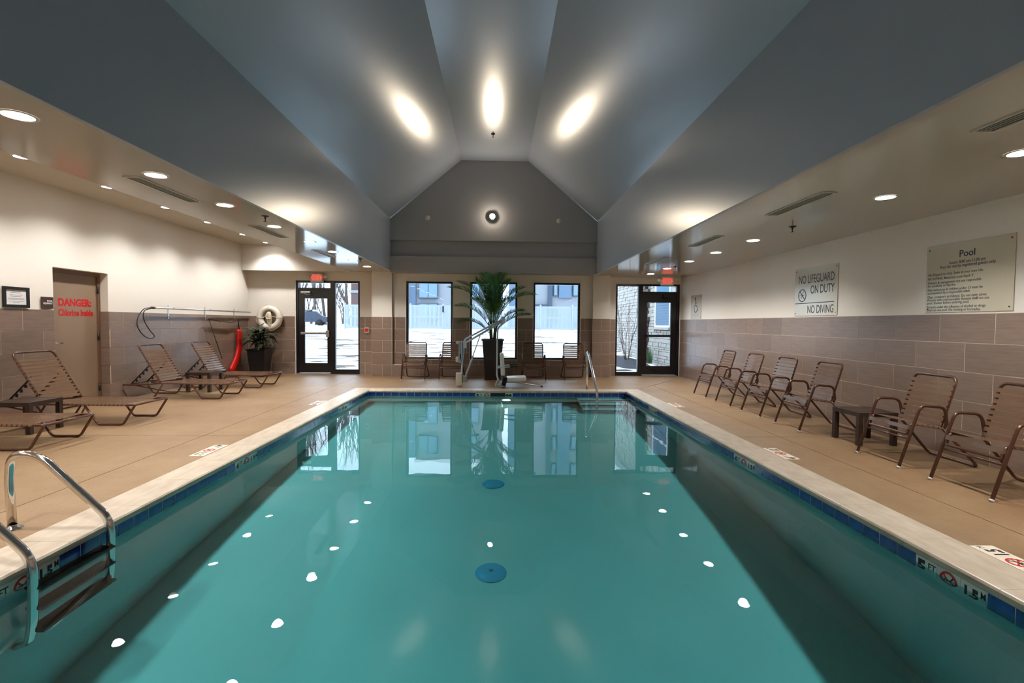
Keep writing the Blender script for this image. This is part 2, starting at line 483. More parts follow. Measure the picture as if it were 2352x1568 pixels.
# floor: concrete slabs parted by joints
fl = empty('floor', label='tan textured concrete pool deck cut by straight joints', kind='structure')
g_ = 0.004
fb = MB()
for (x0, x1, y0, y1) in ((XL - .2, -2.9, YB, YF + .2), (2.9, XR + .2, YB, YF + .2), (-2.9, 2.9, 10.38, YF + .2), (-2.9, 2.9, YB, 0.70)):
    fb.box(x0, x1, y0, y1, -0.20, -0.012)
fb.build('joint_bed', M_JOINT, fl)
def slab(poly):
    cx = sum(p[0] for p in poly) / len(poly); cy = sum(p[1] for p in poly) / len(poly)
    q = []
    for (x, y) in poly:
        q.append((x + (g_ if x < cx else -g_), y + (g_ if y < cy else -g_)))
    MB().prism(q, -0.012, 0.0).build('deck_slab', M_DECK, fl)
for (ya, yb) in ((YB, 2.0), (2.0, 6.0), (6.0, 10.75)):
    slab([(XL, ya), (-3.54, ya), (-3.54, yb), (XL, yb)])
slab([(XL, 10.75), (-3.54, 10.75), (-3.54, YF), (XL, YF)])
for (ya, yb) in ((YB, 2.0), (2.0, 6.0)):
    slab([(-3.54, ya), (-2.98, ya), (-2.98, yb), (-3.54, yb)])
    slab([(2.98, ya), (3.51, ya), (3.51, yb), (2.98, yb)])
    slab([(3.51, ya), (XR, ya), (XR, yb), (3.51, yb)])
slab([(-3.54, 6.0), (-2.98, 6.0), (-2.98, 10.43), (-3.54, 10.75)])
slab([(2.98, 6.0), (3.51, 6.0), (3.51, 11.1), (2.98, 10.43)])
slab([(3.51, 6.0), (XR, 6.0), (XR, 12.93), (3.51, 11.1)])
slab([(-3.54, 10.75), (-2.98, 10.43), (2.98, 10.43), (XR, 12.93), (XR, YF), (-3.54, YF)])
slab([(-2.98, YB), (2.98, YB), (2.98, 0.65), (-2.98, 0.65)])

# side walls
wl = empty('wall_left', label='cream painted wall with taupe tile wainscot behind the loungers', kind='structure')
b = MB()
for (u0, u1, z0, z1) in rects(YB, YF + .2, 0, ZU + .1, [D3]): b.box(XL - 0.3, XL, u0, u1, z0, z1)
b.build('painted_wall', M_WALL, wl)
b = MB()
for (u0, u1, z0, z1) in rects(YB, YF, 0, TILE_H, [D3]): b.box(XL, XL + 0.0105, u0, u1, z0, z1)
b.build('grout_bed', M_GROUT, wl)
tile_wall(wl, 'x', XL + 0.001, 1, YB, YF - 0.012, 9.487, [D3])
tile_wall(wl, 'y', D3[1] + .004, -1, XL - 0.13, XL + 0.0125, XL - 0.13, gap=0.004)

wr = empty('wall_right', label='white painted wall with taupe tile wainscot behind the row of chairs', kind='structure')
MB().box(XR, XR + 0.3, YB, YF + .2, 0, ZR + 0.1).build('painted_wall', M_WALL, wr)
MB().box(XR - 0.0105, XR, YB, YF, 0, TILE_H).build('grout_bed', M_GROUT, wr)
tile_wall(wr, 'x', XR - 0.001, -1, YB, YF - 0.012, 12.111)

wb = MB().box(XL - .3, XR + .3, YB - 0.3, YB, -.2, 5.6).build('wall_back', M_WALL)
tag(wb, 'plain cream end wall of the pool hall behind the viewer', kind='structure')

wf = empty('wall_far', label='cream and taupe tiled end wall with three windows and two glazed doors', kind='structure')
b = MB()
def wbox(y0, y1, x0, x1, z1, holes):
    for (u0, u1, za, zb) in rects(x0, x1, 0, z1, holes): b.box(u0, u1, y0, y1, za, zb)
wbox(YF, YF + .2, XL - .3, -3.24, 3.4, [D1])
wbox(YP, YF + .2, -3.24, -2.73, 2.75, [])
wbox(YW, YW + .22, -2.73, 2.43, 2.75, [W1, W2, W3])
wbox(YP, YF + .2, 2.43, 2.88, 2.75, [])
wbox(YF, YF + .2, 2.88, XR + .3, 2.75, [D2])
b.build('painted_wall', M_WALL, wf)
b = MB()
def gbed(y, x0, x1, holes):
    for (u0, u1, za, zb) in rects(x0, x1, 0, TILE_H, holes): b.box(u0, u1, y - 0.0105, y, za, zb)
gbed(YF, XL, -3.24, [D1]); gbed(YP, -3.24, -2.73, []); gbed(YW, -2.73, 2.43, [W1, W2, W3]); gbed(YP, 2.43, 2.88, []); gbed(YF, 2.88, XR, [D2])
b.box(-2.73, -2.7195, YP, YW, 0, TILE_H); b.box(2.4195, 2.43, YP, YW, 0, TILE_H)
b.build('grout_bed', M_GROUT, wf)
PH = -2.967
tile_wall(wf, 'y', YF - 0.001, -1, XL + 0.012, -3.24, -6.0, [D1])
tile_wall(wf, 'y', YP - 0.001, -1, -3.24, -2.73, PH)
tile_wall(wf, 'y', YW - 0.001, -1, -2.718, 2.418, PH + 0.3, [W1, W2, W3])
tile_wall(wf, 'y', YP - 0.001, -1, 2.43, 2.88, 2.66)
tile_wall(wf, 'y', YF - 0.001, -1, 2.88, XR - 0.012, 2.4, [D2])
tile_wall(wf, 'x', -2.729, 1, YP, YW - 0.012, YP)
tile_wall(wf, 'x', 2.429, -1, YP, YW - 0.012, YP)
# boxed-in pipe at the pilaster foot
pc = empty('pipe_chase', (-2.60, 12.84, 0), label='low tiled pipe box standing beside the pilaster left of the windows', cat='pipe box')
MB().box(-0.12, 0.10, -0.10, 0.0, 0, 0.29).build('body', M_TILE, pc)
MB().box(-0.12, 0.10, -0.10, 0.0, 0.29, 0.30).build('cap', M_GROUT, pc)

# ceilings
ce = empty('ceiling', label='grey raised tray ceiling between two low beige ceiling strips', kind='structure')
MB().box(XE, XGL - .04, YB, YK + .02, ZL, ZL + 0.06).build('low_strip', M_CEILLOW, ce)
MB().box(XE, XE + 0.02, YB, YK, ZL + 0.06, ZU + 0.02).build('strip_fascia', M_CEILUP, ce)
MB().box(XGR + .04, XR + .02, YB, YF + .02, ZR, ZR + 0.06).build('low_strip', M_CEILLOW, ce)
MB().box(XL - .02, XE + .02, YB, YK + .02, ZU, ZU + 0.06).build('upper_strip', M_CEILUP, ce)
MB().box(XGL - 0.04, XGL, YB, YK + .02, ZL, ZS + 0.02).build('tray_side', M_CEIL, ce)
MB().box(XGR, XGR + 0.04, YB, YF + .02, ZR, ZS + 0.02).build('tray_side', M_CEIL, ce)
def slope(p0, p1, name):
    d = Vector((p1[0] - p0[0], p1[1] - p0[1])).normalized(); n = Vector((-d.y, d.x)) * 0.05
    if n.y < 0: n = -n
    MB().extrude([p0, p1, (p1[0] + n.x, p1[1] + n.y), (p0[0] + n.x, p0[1] + n.y)], 'y', YB, YG + 0.02).build(name, M_CEIL, ce)
slope((XGL - .01, ZS), (XTL, ZT), 'tray_slope')
slope((XGR + .01, ZS), (XTR, ZT), 'tray_slope')
MB().box(XTL - .02, XTR + .02, YB, YG + .02, ZT, ZT + 0.05).build('tray_top', M_CEIL, ce)
# underside between gable and window wall
MB().box(XGL, XGR, YG + .3, YF + .1, 2.641, 2.70).build('soffit', M_CEILUP, ce)

tg = empty('trim_1', label='grey gable end of the raised ceiling with a recessed dark band', kind='structure')
gable = [(XGL, 3.44), (XGR, 3.44), (XGR, ZS), (XTR, ZT), (XTL, ZT), (XGL, ZS)]
MB().extrude(gable, 'y', YG, YG + 0.3).build('gable_panel', M_GABLE, tg)
MB().box(XGL, XGR, YG + 0.10, YG + 0.3, 3.04, 3.44).build('recessed_band', M_GABLE, tg)
MB().box(XGL, XGR, YG, YG + 0.3, 2.64, 3.04).build('lower_beam', M_GABLE, tg)
bk = MB().box(XL, XGL, YK, YF, 2.69, ZU + .05).build('trim_2', M_WALL)
tag(bk, 'cream bulkhead above the left exit door', kind='structure')

# ------------------------------------------------------------------ windows and doors in the far wall
def window(n, W, label):
    o = empty(f'window_{n}', label=label, kind='structure')
    x0, x1, z0, z1 = W; y0, y1 = YW + 0.06, YW + 0.13; t = 0.05
    f = MB()
    f.box(x0, x0 + t, y0, y1, z0, z1); f.box(x1 - t, x1, y0, y1, z0, z1)
    f.box(x0 + t, x1 - t, y0, y1, z0, z0 + t); f.box(x0 + t, x1 - t, y0, y1, z1 - t, z1)
    f.build('window_frame', M_FRAME, o)
    e = MB(); q = 0.014
    e.box(x0 - q, x0, YW - 0.014, YW + 0.0, z0 - q, z1 + q); e.box(x1, x1 + q, YW - 0.014, YW, z0 - q, z1 + q)
    e.box(x0, x1, YW - 0.014, YW, z0 - q, z0); e.box(x0, x1, YW - 0.014, YW, z1, z1 + q)
    e.build('edge_trim', M_WHITEFRAME, o)
    MB().box(x0 + t, x1 - t, YW + 0.09, YW + 0.096, z0 + t, z1 - t).build('pane', M_GLASS, o)
window(1, W1, 'tall black-framed window behind the two chairs left of the palm')
window(2, W2, 'tall black-framed window directly behind the palm planter')
window(3, W3, 'tall black-framed window behind the two chairs right of the palm')

def glazed_door(n, label, frame_boxes, panes, leaf, glass, mid, right_bar):
    o = empty(f'door_{n}', label=label, kind='structure')
    f = MB(); y0, y1 = YF + 0.02, YF + 0.12
    for (a, b_, c, d) in frame_boxes: f.box(a, b_, y0, y1, c, d)
    f.build('door_frame', M_FRAME, o)
    for (a, b_, c, d) in panes: MB().box(a, b_, YF + .065, YF + .071, c, d).build('pane', M_GLASS, o)
    a, b_, c, d = leaf; ga, gb, gc, gd = glass
    l = MB(); ya, yb = YF + 0.035, YF + 0.08
    for (p, q, r, t) in rects(a, b_, c, d, [glass] if not mid else [(ga, gb, gc, mid - .03), (ga, gb, mid + .03, gd)]): l.box(p, q, ya, yb, r, t)
    lf = l.build('door_leaf', M_FRAME, o)
    if mid:
        MB().box(ga, gb, YF + .052, YF + .058, gc, mid - .03).build('pane', M_GLASS, lf)
        MB().box(ga, gb, YF + .052, YF + .058, mid + .03, gd).build('pane', M_GLASS, lf)
    else:
        MB().box(ga, gb, YF + .052, YF + .058, gc, gd).build('pane', M_GLASS, lf)
    return o
d1 = glazed_door(1, 'black glazed exit door with steel push bar and side light, under the left exit sign',
    [(-5.35, -5.30, 0, 2.47), (-4.46, -4.33, 0, 2.47), (-3.73, -3.68, 0, 2.47), (-5.30, -4.46, 2.41, 2.47), (-4.33, -3.73, 2.41, 2.47), (-5.30, -4.46, 2.21, 2.28), (-4.33, -3.73, 0, 0.12)],
    [(-5.30, -4.46, 2.28, 2.41), (-4.33, -3.73, 0.12, 2.41)], (-5.30, -4.46, 0.03, 2.21), (-5.14, -4.55, 0.29, 2.0), None, 1)
b = MB(); b.bbox(-5.22, -4.50, YF - .05, YF - .015, 1.05, 1.11, .01); b.bbox(-4.56, -4.47, YF - .06, YF + .035, 0.98, 1.16, .008); b.box(-5.2, -5.15, YF - .02, YF + .035, 1.06, 1.10)
b.build('push_bar', M_ALU, d1)
b = MB(); b.bbox(-5.22, -4.97, YF - .03, YF + .03, 2.13, 2.19, .006); b.tube([(-5.13, YF - .02, 2.12), (-5.02, YF - .10, 2.09), (-4.92, YF + 0.02, 2.11)], .01, 6)
b.build('door_closer', M_ALU, d1)
MB().box(-5.32, -4.46, YF - .05, YF + .1, 0.0, 0.022).build('threshold', M_ALU, d1)
MB().box(-5.372, -5.35, YF - 0.014, YF + 0.02, 0, 2.49).build('edge_trim', M_WHITEFRAME, d1)
d2 = glazed_door(2, 'black glazed exit door with two panes and side light, next to the white wall',
    [(3.14, 3.19, 0, 2.47), (3.76, 3.88, 0, 2.47), (4.80, 4.87, 0, 2.47), (3.19, 3.76, 2.41, 2.47), (3.88, 4.80, 2.42, 2.47), (3.88, 4.80, 2.21, 2.27), (3.19, 3.76, 0, 0.10)],
    [(3.88, 4.80, 2.27, 2.42), (3.19, 3.76, 0.10, 2.41)], (3.88, 4.80, 0.03, 2.21), (4.0, 4.65, 0.265, 1.98), 1.085, 0)
MB().bbox(3.96, 4.74, YF - .03, YF + .03, 1.05, 1.11, .01).build('push_bar', M_FRAME, d2)
b = MB(); b.bbox(4.42, 4.70, YF - .03, YF + .03, 2.13, 2.19, .006); b.tube([(4.6, YF - .02, 2.12), (4.5, YF - .10, 2.09), (4.4, YF + 0.02, 2.11)], .01, 6)
b.build('door_closer', M_FRAME, d2)
MB().box(3.88, 4.82, YF - .05, YF + .1, 0.0, 0.022).build('threshold', M_ALU, d2)
MB().box(4.87, 4.888, YF - 0.016, YF + 0.02, 0, 2.47).build('edge_trim', M_WHITEFRAME, d2)

# door in the left wall
MB().box(XL - .34, XL - .22, D3[0] - .1, D3[1] + .1, -.05, D3[3] + .1).build('light_stop', M_DOORFRAME, wl)  # unseen panel added behind the door to stop daylight leaking in
d3 = empty('door_3', label='taupe steel door with red chlorine warning set into the tiled wall', kind='structure')
y0, y1, _, zt = D3
MB().box(XL - 0.20, XL - 0.155, y0 + 0.05, y1 - 0.05, 0.01, zt - 0.06).build('door_leaf', M_DOORPAINT, d3)
b = MB(); b.box(XL - .21, XL - .13, y0, y0 + .05, 0, zt); b.box(XL - .21, XL - .13, y1 - .05, y1, 0, zt); b.box(XL - .21, XL - .13, y0 + .05, y1 - .05, zt - .06, zt)
b.build('door_frame', M_DOORFRAME, d3)
for z in (0.25, 1.1, 1.88):
    MB().cyl((XL - .135, y1 - .045, z - .06), (XL - .135, y1 - .045, z + .06), .014, 10).build('hinge', M_BLACK, d3)
b = MB(); b.cyl((XL - .155, y0 + .12, 1.02), (XL - .143, y0 + .12, 1.02), .035, 16); b.tube(fil([(XL - .143, y0 + .12, 1.02), (XL - .09, y0 + .12, 1.02), (XL - .09, y0 + .25, 1.02)], .02), .011, 8)
b.build('lever_handle', M_STEEL, d3)
letters('DANGER:', M_RED, (XL - .1545, 7.775, 1.60), (0, 1, 0), (0, 0, 1), d3, 0.155, bold=0.008, xs=0.93)
letters('Chlorine Inside', M_RED, (XL - .1545, 7.775, 1.445), (0, 1, 0), (0, 0, 1), d3, 0.138, bold=0.006, xs=0.76)

# ------------------------------------------------------------------ the pool
PX, PY0, PY1 = 2.67, 0.95, 10.15
WZ = -0.105
def floor_z(y): return -1.63 + (min(max(y, 2.6), 9.6) - 2.6) / 7.0 * 0.61
pb = empty('pool_basin', label='rectangular white plastered pool basin under the water', kind='structure')
b = MB()
ys = [PY0, 2.6, 9.6, PY1]
b.add([(-PX, PY0, -.05), (-PX, PY1, -.05)] + [(-PX, y, floor_z(y)) for y in reversed(ys)], [(0, 1, 2, 3, 4, 5)])
b.add([(PX, PY0, -.05), (PX, PY1, -.05)] + [(PX, y, floor_z(y)) for y in reversed(ys)], [(0, 1, 2, 3, 4, 5)])
for i in range(3): b.add([(-PX, ys[i], floor_z(ys[i])), (PX, ys[i], floor_z(ys[i])), (PX, ys[i + 1], floor_z(ys[i + 1])), (-PX, ys[i + 1], floor_z(ys[i + 1]))], [(0, 1, 2, 3)])
b.add([(-PX, PY1, -.05), (PX, PY1, -.05), (PX, PY1, floor_z(PY1)), (-PX, PY1, floor_z(PY1))], [(0, 1, 2, 3)])
b.add([(-PX, PY0, -.05), (PX, PY0, -.05), (PX, PY0, floor_z(PY0)), (-PX, PY0, floor_z(PY0))], [(0, 1, 2, 3)])
b.build('plaster_shell', M_PLASTER, pb)
b = MB()      # grout band the waterline tiles sit on
q = 0.004
b.box(-PX, -PX + q, PY0, PY1, -.21, -.05); b.box(PX - q, PX, PY0, PY1, -.21, -.05); b.box(-PX, PX, PY1 - q, PY1, -.21, -.05); b.box(-PX, PX, PY0, PY0 + q, -.21, -.05)
b.build('grout_band', M_BAND, pb)
# steps in the far corner
for i, (yy, z) in enumerate(((9.82, -.33), (9.50, -.58), (9.18, -.82))):
    st = MB().box(1.62 + 0.05 * i * 0, PX, yy, PY1, floor_z(10), z).build('pool_step', M_PLASTER, pb)
    MB().box(1.62, PX, yy - 0.004, yy + 0.05, z - 0.05, z + 0.003).build('step_nosing', M_PTILE, st)

TP = 0.1525
_pt = {}
def pool_tile(plane, p, u, m, name='pool_tile', w=TP):
    key = (m.name, w)
    if key not in _pt:
        me = MB().box(0.004, w - 0.004, -0.0025, 0, 0.0015, 0.1485).mesh(name); me.materials.append(m); _pt[key] = me
    rz = {'y-': 0, 'y+': math.pi, 'x-': -math.pi / 2, 'x+': math.pi / 2}[plane]
    loc = {'y-': (u, p, -.20), 'y+': (u + w, p, -.20), 'x-': (p, u + w, -.20), 'x+': (p, u, -.20)}[plane]
    return link(name, _pt[key], None, pb, loc, (0, 0, rz))

def marker(plane, p, start, items, size=1.0):
    """depth marker: a run of three white tiles with print; start is the reader's left end, walking to the right"""
    R = {'y-': Vector((1, 0, 0)), 'x-': Vector((0, -1, 0)), 'x+': Vector((0, 1, 0))}[plane]
    nrm = R.cross(Vector((0, 0, 1)))
    for i, it in enumerate(items):
        if it is None: continue
        a = start + (R.x + R.y) * TP * i
        u = a if (R.x + R.y) > 0 else a - TP
        t = pool_tile(plane, p, u, M_PTILEW, 'depth_marker_tile')
        base = Vector((a, p, -.2)) if plane == 'y-' else Vector((p, a, -.2))
        base = base + nrm * 0.003
        if it == 'nodive':
            no_diving(base + R * TP * .5 + Vector((0, 0, .08)), R, (0, 0, 1), t, 0.06, M_RED, M_BLACK)
        else:
            big, small = it
            letters(big, M_BLACK, base + R * 0.012 + Vector((0, 0, .03)), R, (0, 0, 1), t, 0.135 if len(big) < 3 else 0.125, bold=0.006, xs=0.9 if len(big) < 3 else .62)
            letters(small, M_BLACK, base + R * (0.088 if len(big) < 3 else 0.116) + Vector((0, 0, .085)), R, (0, 0, 1), t, 0.06, bold=0.001, xs=.85 if len(small) > 1 else .7)
FT5, FT4, FT3 = [('5', 'FT'), 'nodive', ('1.5', 'M')], [('4', 'FT'), 'nodive', ('1.2', 'M')], [('3', 'FT'), 'nodive', ('.90', 'M')]
taken = {'L': [], 'R': [], 'F': []}
def mk(side, start, items):
    if side == 'L': marker('x+', -PX + .004, start, items); taken['L'].append((start, start + 3 * TP))
    elif side == 'R': marker('x-', PX - .004, start, items); taken['R'].append((start - 3 * TP, start))
    else: marker('y-', PY1 - .004, start, items)
mk('L', 2.575, FT5); mk('L', 5.04, FT4); mk('L', 8.30, FT3)
mk('R', 3.02, FT5); mk('R', 5.455, FT4); mk('R', 8.62, FT3)
mk('F', -0.465, [('3', 'FT'), 'nodive', None, None, ('90', 'M')])
def run(plane, p, a, b_, holes):
    for (u0, u1, _, _) in rects(a, b_, 0, 1, [(h[0], h[1], -1, 2) for h in holes]):
        n = max(1, round((u1 - u0) / TP)); w = (u1 - u0) / n
        for k in range(n): pool_tile(plane, p, u0 + k * w, M_PTILE, w=round(w, 4))
run('x+', -PX + .004, PY0, PY1, taken['L'])
run('x-', PX - .004, PY0, PY1, taken['R'])
run('y-', PY1 - .004, -PX + .012, PX - .012, [(-0.465, -0.465 + 5 * TP)])
run('y+', PY0 + .004, -PX + .012, PX - .012, [])

# coping: single stones with a rounded nose
cp = empty('trim_3', label='cream marble coping stones around the pool edge', kind='structure')
def nose(x0, x1):     # profile across: x0 outer edge, x1 pool-side nose
    s = 1 if x1 > x0 else -1
    return [(x0, -.05), (x1 - s * .012, -.05), (x1 - s * .002, -.042), (x1, -.026), (x1 - s * .002, -.010), (x1 - s * .012, 0.001), (x1 - s * .02, 0.004), (x0, 0.004)]
CI, CO = PX - 0.03, 2.978
def stones(axis, a0, a1, prof, step=0.61):
    n = max(1, round((a1 - a0) / step)); w = (a1 - a0) / n
    for k in range(n): MB().extrude(prof, axis, a0 + k * w + .0012, a0 + (k + 1) * w - .0012).build('coping_stone', M_COPING, cp)
# mitred corners are butted: side runs go full length
stones('y', PY0 - .30, 10.428, nose(-CO, -CI)); stones('y', PY0 - .30, 10.428, nose(CO, CI))
stones('x', -CI - .005, CI + .005, nose(10.428, PY1 - .03)); stones('x', -CI - .005, CI + .005, nose(PY0 - .30, PY0 + .03))

_x, _y0, _y1, _zb = PX + .002, PY0 - .002, PY1 + .002, -1.7      # surface with its own vertices, so its normals stay straight up
_v = [(-_x, _y0, WZ), (_x, _y0, WZ), (_x, _y1, WZ), (-_x, _y1, WZ)]
_v = _v + _v + [(-_x, _y0, _zb), (_x, _y0, _zb), (_x, _y1, _zb), (-_x, _y1, _zb)]
_me = bpy.data.meshes.new('water')
_me.from_pydata(_v, [], [(0, 1, 2, 3), (8, 11, 10, 9), (4, 8, 9, 5), (5, 9, 10, 6), (6, 10, 11, 7), (7, 11, 8, 4)]); _me.update()
_me.polygons[0].use_smooth = True
wt = link('water', _me, M_WATER)
tag(wt, 'still turquoise pool water mirroring windows and ceiling lamps', kind='structure')

# deck depth markers
def deck_marker(side, y0, y1, big, small, label):
    xm = -3.075 if side == 'L' else 3.06
    o = empty('deck_depth_marker', (xm, (y0 + y1) / 2, 0), label=label, cat='depth marker', group='depth markers set into the deck')
    L = y1 - y0; w = 0.15
    for k in range(3):
        MB().box(-w / 2, w / 2, -L / 2 + k * L / 3 + .001, -L / 2 + (k + 1) * L / 3 - .001, 0.0, 0.003).build('marker_tile', M_DECKW, o)
    R = Vector((0, -1, 0)) if side == 'L' else Vector((0, 1, 0)); U = Vector((0, 0, 1)).cross(R)
    st = Vector((xm, y1 if side == 'L' else y0, 0.0032)) - U * (w / 2)
    letters(big, M_BLACK, st + R * .01 + U * .025, R, U, o, .13, bold=.006, xs=.9)
    letters('FT', M_BLACK, st + R * .09 + U * .07, R, U, o, .06, xs=.85)
    no_diving(st + R * L / 2 + U * .075, R, U, o, .058, M_RED, M_BLACK)
    letters(small, M_BLACK, st + R * (L * 2 / 3 + .01) + U * .025, R, U, o, .12, bold=.005, xs=.62)
    letters('M', M_BLACK, st + R * (L * 2 / 3 + .115) + U * .08, R, U, o, .055, xs=.7)
deck_marker('L', 5.08, 5.54, '4', '1.2', 'white 4 FT depth marker in the lounger side deck, the larger one in view')
deck_marker('R', 4.99, 5.45, '4', '1.2', 'white 4 FT depth marker in the deck facing the low table between chairs')
deck_marker('R', 2.54, 3.00, '5', '1.5', 'largest white 5 FT depth marker, cut by the right edge of view')
deck_marker('L', 8.25, 8.71, '3', '.90', 'small far 3 FT depth marker in the deck near the left exit door')
deck_marker('R', 8.16, 8.62, '3', '.90', 'small far 3 FT depth marker in the deck near the pool steps')

# skimmer mouth, pool lamp, floor drains
sk = empty('pool_skimmer', (-0.005, PY1, -0.125), label='dark skimmer mouth in the tile band between depth marker tiles', cat='skimmer')
b = MB(); b.bbox(-.152, .152, -.014, -.0035, -.078, .072, .004); b.build('faceplate', M_BLACK, sk)
MB().box(-.125, .125, -.017, -.013, -.06, .055).build('weir_flap', M_RUBBER, sk)
pl = empty('pool_lamp', (0.17, PY1, -0.62), label='round white underwater lamp on the far pool wall', cat='pool lamp')
MB().lathe([(.001, .03), (.10, .025), (.115, .012), (.115, .0)], n=28).build('rim', M_STEEL, pl, rot=(math.pi / 2, 0, 0))
MB().lathe([(.0005, .034), (.085, .028)], n=18).build('lens', M_PLENS, pl, rot=(math.pi / 2, 0, 0))
for (x, y, lab) in ((-0.05, 4.15, 'round blue drain cover on the pool floor nearer the viewer'), (-0.05, 5.8, 'round blue drain cover on the pool floor towards the windows')):
    d = empty('floor_drain', (x, y, floor_z(y)), label=lab, cat='drain', group='pool floor drains')
    MB().lathe([(.0005, .03), (.07, .028), (.12, .016), (.135, .0)], n=28).build('cover', M_DRAIN, d)
    MB().lathe([(.0005, .034), (.02, .034), (.02, .029)], n=12).build('screw', M_STEEL, d)

# ladder at the near corner
lad = empty('pool_ladder', (-2.57, 3.03, 0), label='polished steel pool ladder with dark treads at the pool edge', cat='ladder')
for y in (0.27, -0.28):
    pts = fil([(-.625, y, 0.0), (-.64, y, .34), (-.62, y, .50), (-.44, y, .49), (-.02, y, .09), (.01, y, .0), (.0, y, -.60), (-.02, y, -.80), (-.09, y, -.86)], [0, .1, .12, .16, .06, .05, .1, .08, 0], 7)
    r = MB().tube(pts, .0245, 14).build('rail', M_STEEL, lad)
    MB().lathe([(.026, .03), (.030, .012), (.055, .006), (.055, .0)], c=(-.625, y, 0), n=24).build('flange', M_STEEL, r)
for z in (-.12, -.40, -.68):
    MB().bbox(-.05, .05, -.27, .26, z - .02, z + .012, .006).build('tread', M_RUBBER, lad)

# handrail by the steps
hr = empty('stair_handrail', (1.88, 10.40, 0), label='polished steel handrail rising from the deck above the pool steps', cat='handrail')
pts = fil([(0, 0, 0), (0, .02, .62), (0, 0, .80), (0, -.16, .76), (0, -1.06, .14), (0, -1.10, .02), (0, -1.10, -.82)], [0, .1, .14, .10, .08, .08, 0], 7)
r = MB().tube(pts, .0245, 14).build('rail', M_STEEL, hr)
MB().lathe([(.026, .03), (.030, .012), (.06, .006), (.06, .0)], n=24).build('flange', M_STEEL, hr)

# ------------------------------------------------------------------ strap chairs
def make_chair():
    o = empty('strap_chair')
    w = .265
    def side(y, s):
        arm = fil([(.0, s * .28, 0.0), (.165, s * .275, .50), (.205, s * .275, .615), (.45, s * .275, .60), (.48, s * .27, .43), (.46, s * .25, .385)], [0, .05, .09, .07, .05, 0], 6)
        a = MB().tube(arm, .0145, 10).build('arm_frame', M_BROWN, o)
        MB().cyl((-.003, s * .28, 0), (.006, s * .28, .02), .0165, 10).build('foot_cap', M_FOOT, a)
    side(w, 1); side(w, -1)
    back = fil([(.44, -.245, .38), (.59, -.245, .888), (.59, .245, .888), (.44, .245, .38)], [0, .07, .07, 0], 7)
    MB().tube(back, .0145, 10).build('back_frame', M_BROWN, o)
    seat = fil([(.47, -.245, .385), (.13, -.245, .435), (.105, -.245, .33), (.105, .245, .33), (.13, .245, .435), (.47, .245, .385)], [0, .05, .015, .015, .05, 0], 5)
    MB().tube(seat, .013, 8).build('seat_frame', M_BROWN, o)
    rear = fil([(.44, -.25, .40), (.80, -.28, .012), (.80, .28, .012), (.44, .25, .40)], [0, .05, .05, 0], 6)
    MB().tube(rear, .0135, 10).build('rear_leg_frame', M_BROWN, o)
    MB().cyl((.098, -.275, .29), (.098, .275, .29), .011, 8).build('stretcher', M_BROWN, o)
    # straps wrap round the tubes
    def strap(p, d, n_, ww):
        """p centre, d direction along the band's width, n_ outward normal"""
        p, d, n_ = Vector(p), Vector(d).normalized(), Vector(n_).normalized()
        b = MB(); ys = [-.262, -.252, -.20, 0, .20, .252, .262]; off = [-.004, .014, .014, .009, .014, .014, -.004]
        vs = []
        for y, f in zip(ys, off):
            for s2 in (-1, 1):
                c = p + d * (ww / 2 * s2) + n_ * f + Vector((0, y, 0)); vs += [c, c - n_ * .003]
        fs = []
        for i in range(len(ys) - 1):
            a0, b0 = 4 * i, 4 * (i + 1)
            fs += [(a0, a0 + 2, b0 + 2, b0), (a0 + 1, b0 + 1, b0 + 3, a0 + 3), (a0, b0, b0 + 1, a0 + 1), (a0 + 2, a0 + 3, b0 + 3, b0 + 2)]
        fs += [(0, 1, 3, 2), (4 * 6, 4 * 6 + 2, 4 * 6 + 3, 4 * 6 + 1)]
        b.add(vs, fs)
        return b.build('strap', M_STRAP, o)
    bd = Vector((.15, 0, .508)); bn = Vector((-.508, 0, .15))
    for k in range(9):
        strap(Vector((.44, 0, .38)) + bd * (.085 + k * .098), bd, bn, .037)
    sd = Vector((-.34, 0, .05)); sn = Vector((.05, 0, .34))
    for k in range(6):
        strap(Vector((.47, 0, .385)) + sd * (.10 + k * .158), sd, sn, .046)
    strap((.118, 0, .395), (-.02, 0, -.1), (-1, 0, .1), .04)
    return register(o)
chair = make_chair()
spots = [(3.92, 9.49, 'first from the exit door'), (3.92, 8.50, 'second from the exit door'), (3.92, 7.55, 'third from the exit door'),
         (3.92, 6.575, 'fourth from the exit door, before the low table')]
CH = 'brown strap armchair along the white wall, '
first = True
for (x, y, w) in spots + [(3.92, 4.965, 'just past the low table'), (3.92, 4.05, 'last one, cut by the frame')]:
    kw = dict(label=CH + w, cat='chair', group='strap armchairs along the white wall')
    if first: chair.location = (x, y, 0); tag(chair, **kw); first = False
    else: dup(chair, (x, y, 0), 0.0, **kw)
for (x, w) in ((-2.05, 'brown strap armchair under the window, next to the pipe box'), (-1.15, 'brown strap armchair half behind the pool lift post'),
               (0.87, 'brown strap armchair just right of the lift seat'), (1.89, 'brown strap armchair beside the right pilaster, behind the handrail')):
    dup(chair, (x, 11.88, 0), math.pi / 2, label=w, cat='chair', group='strap armchairs under the windows')

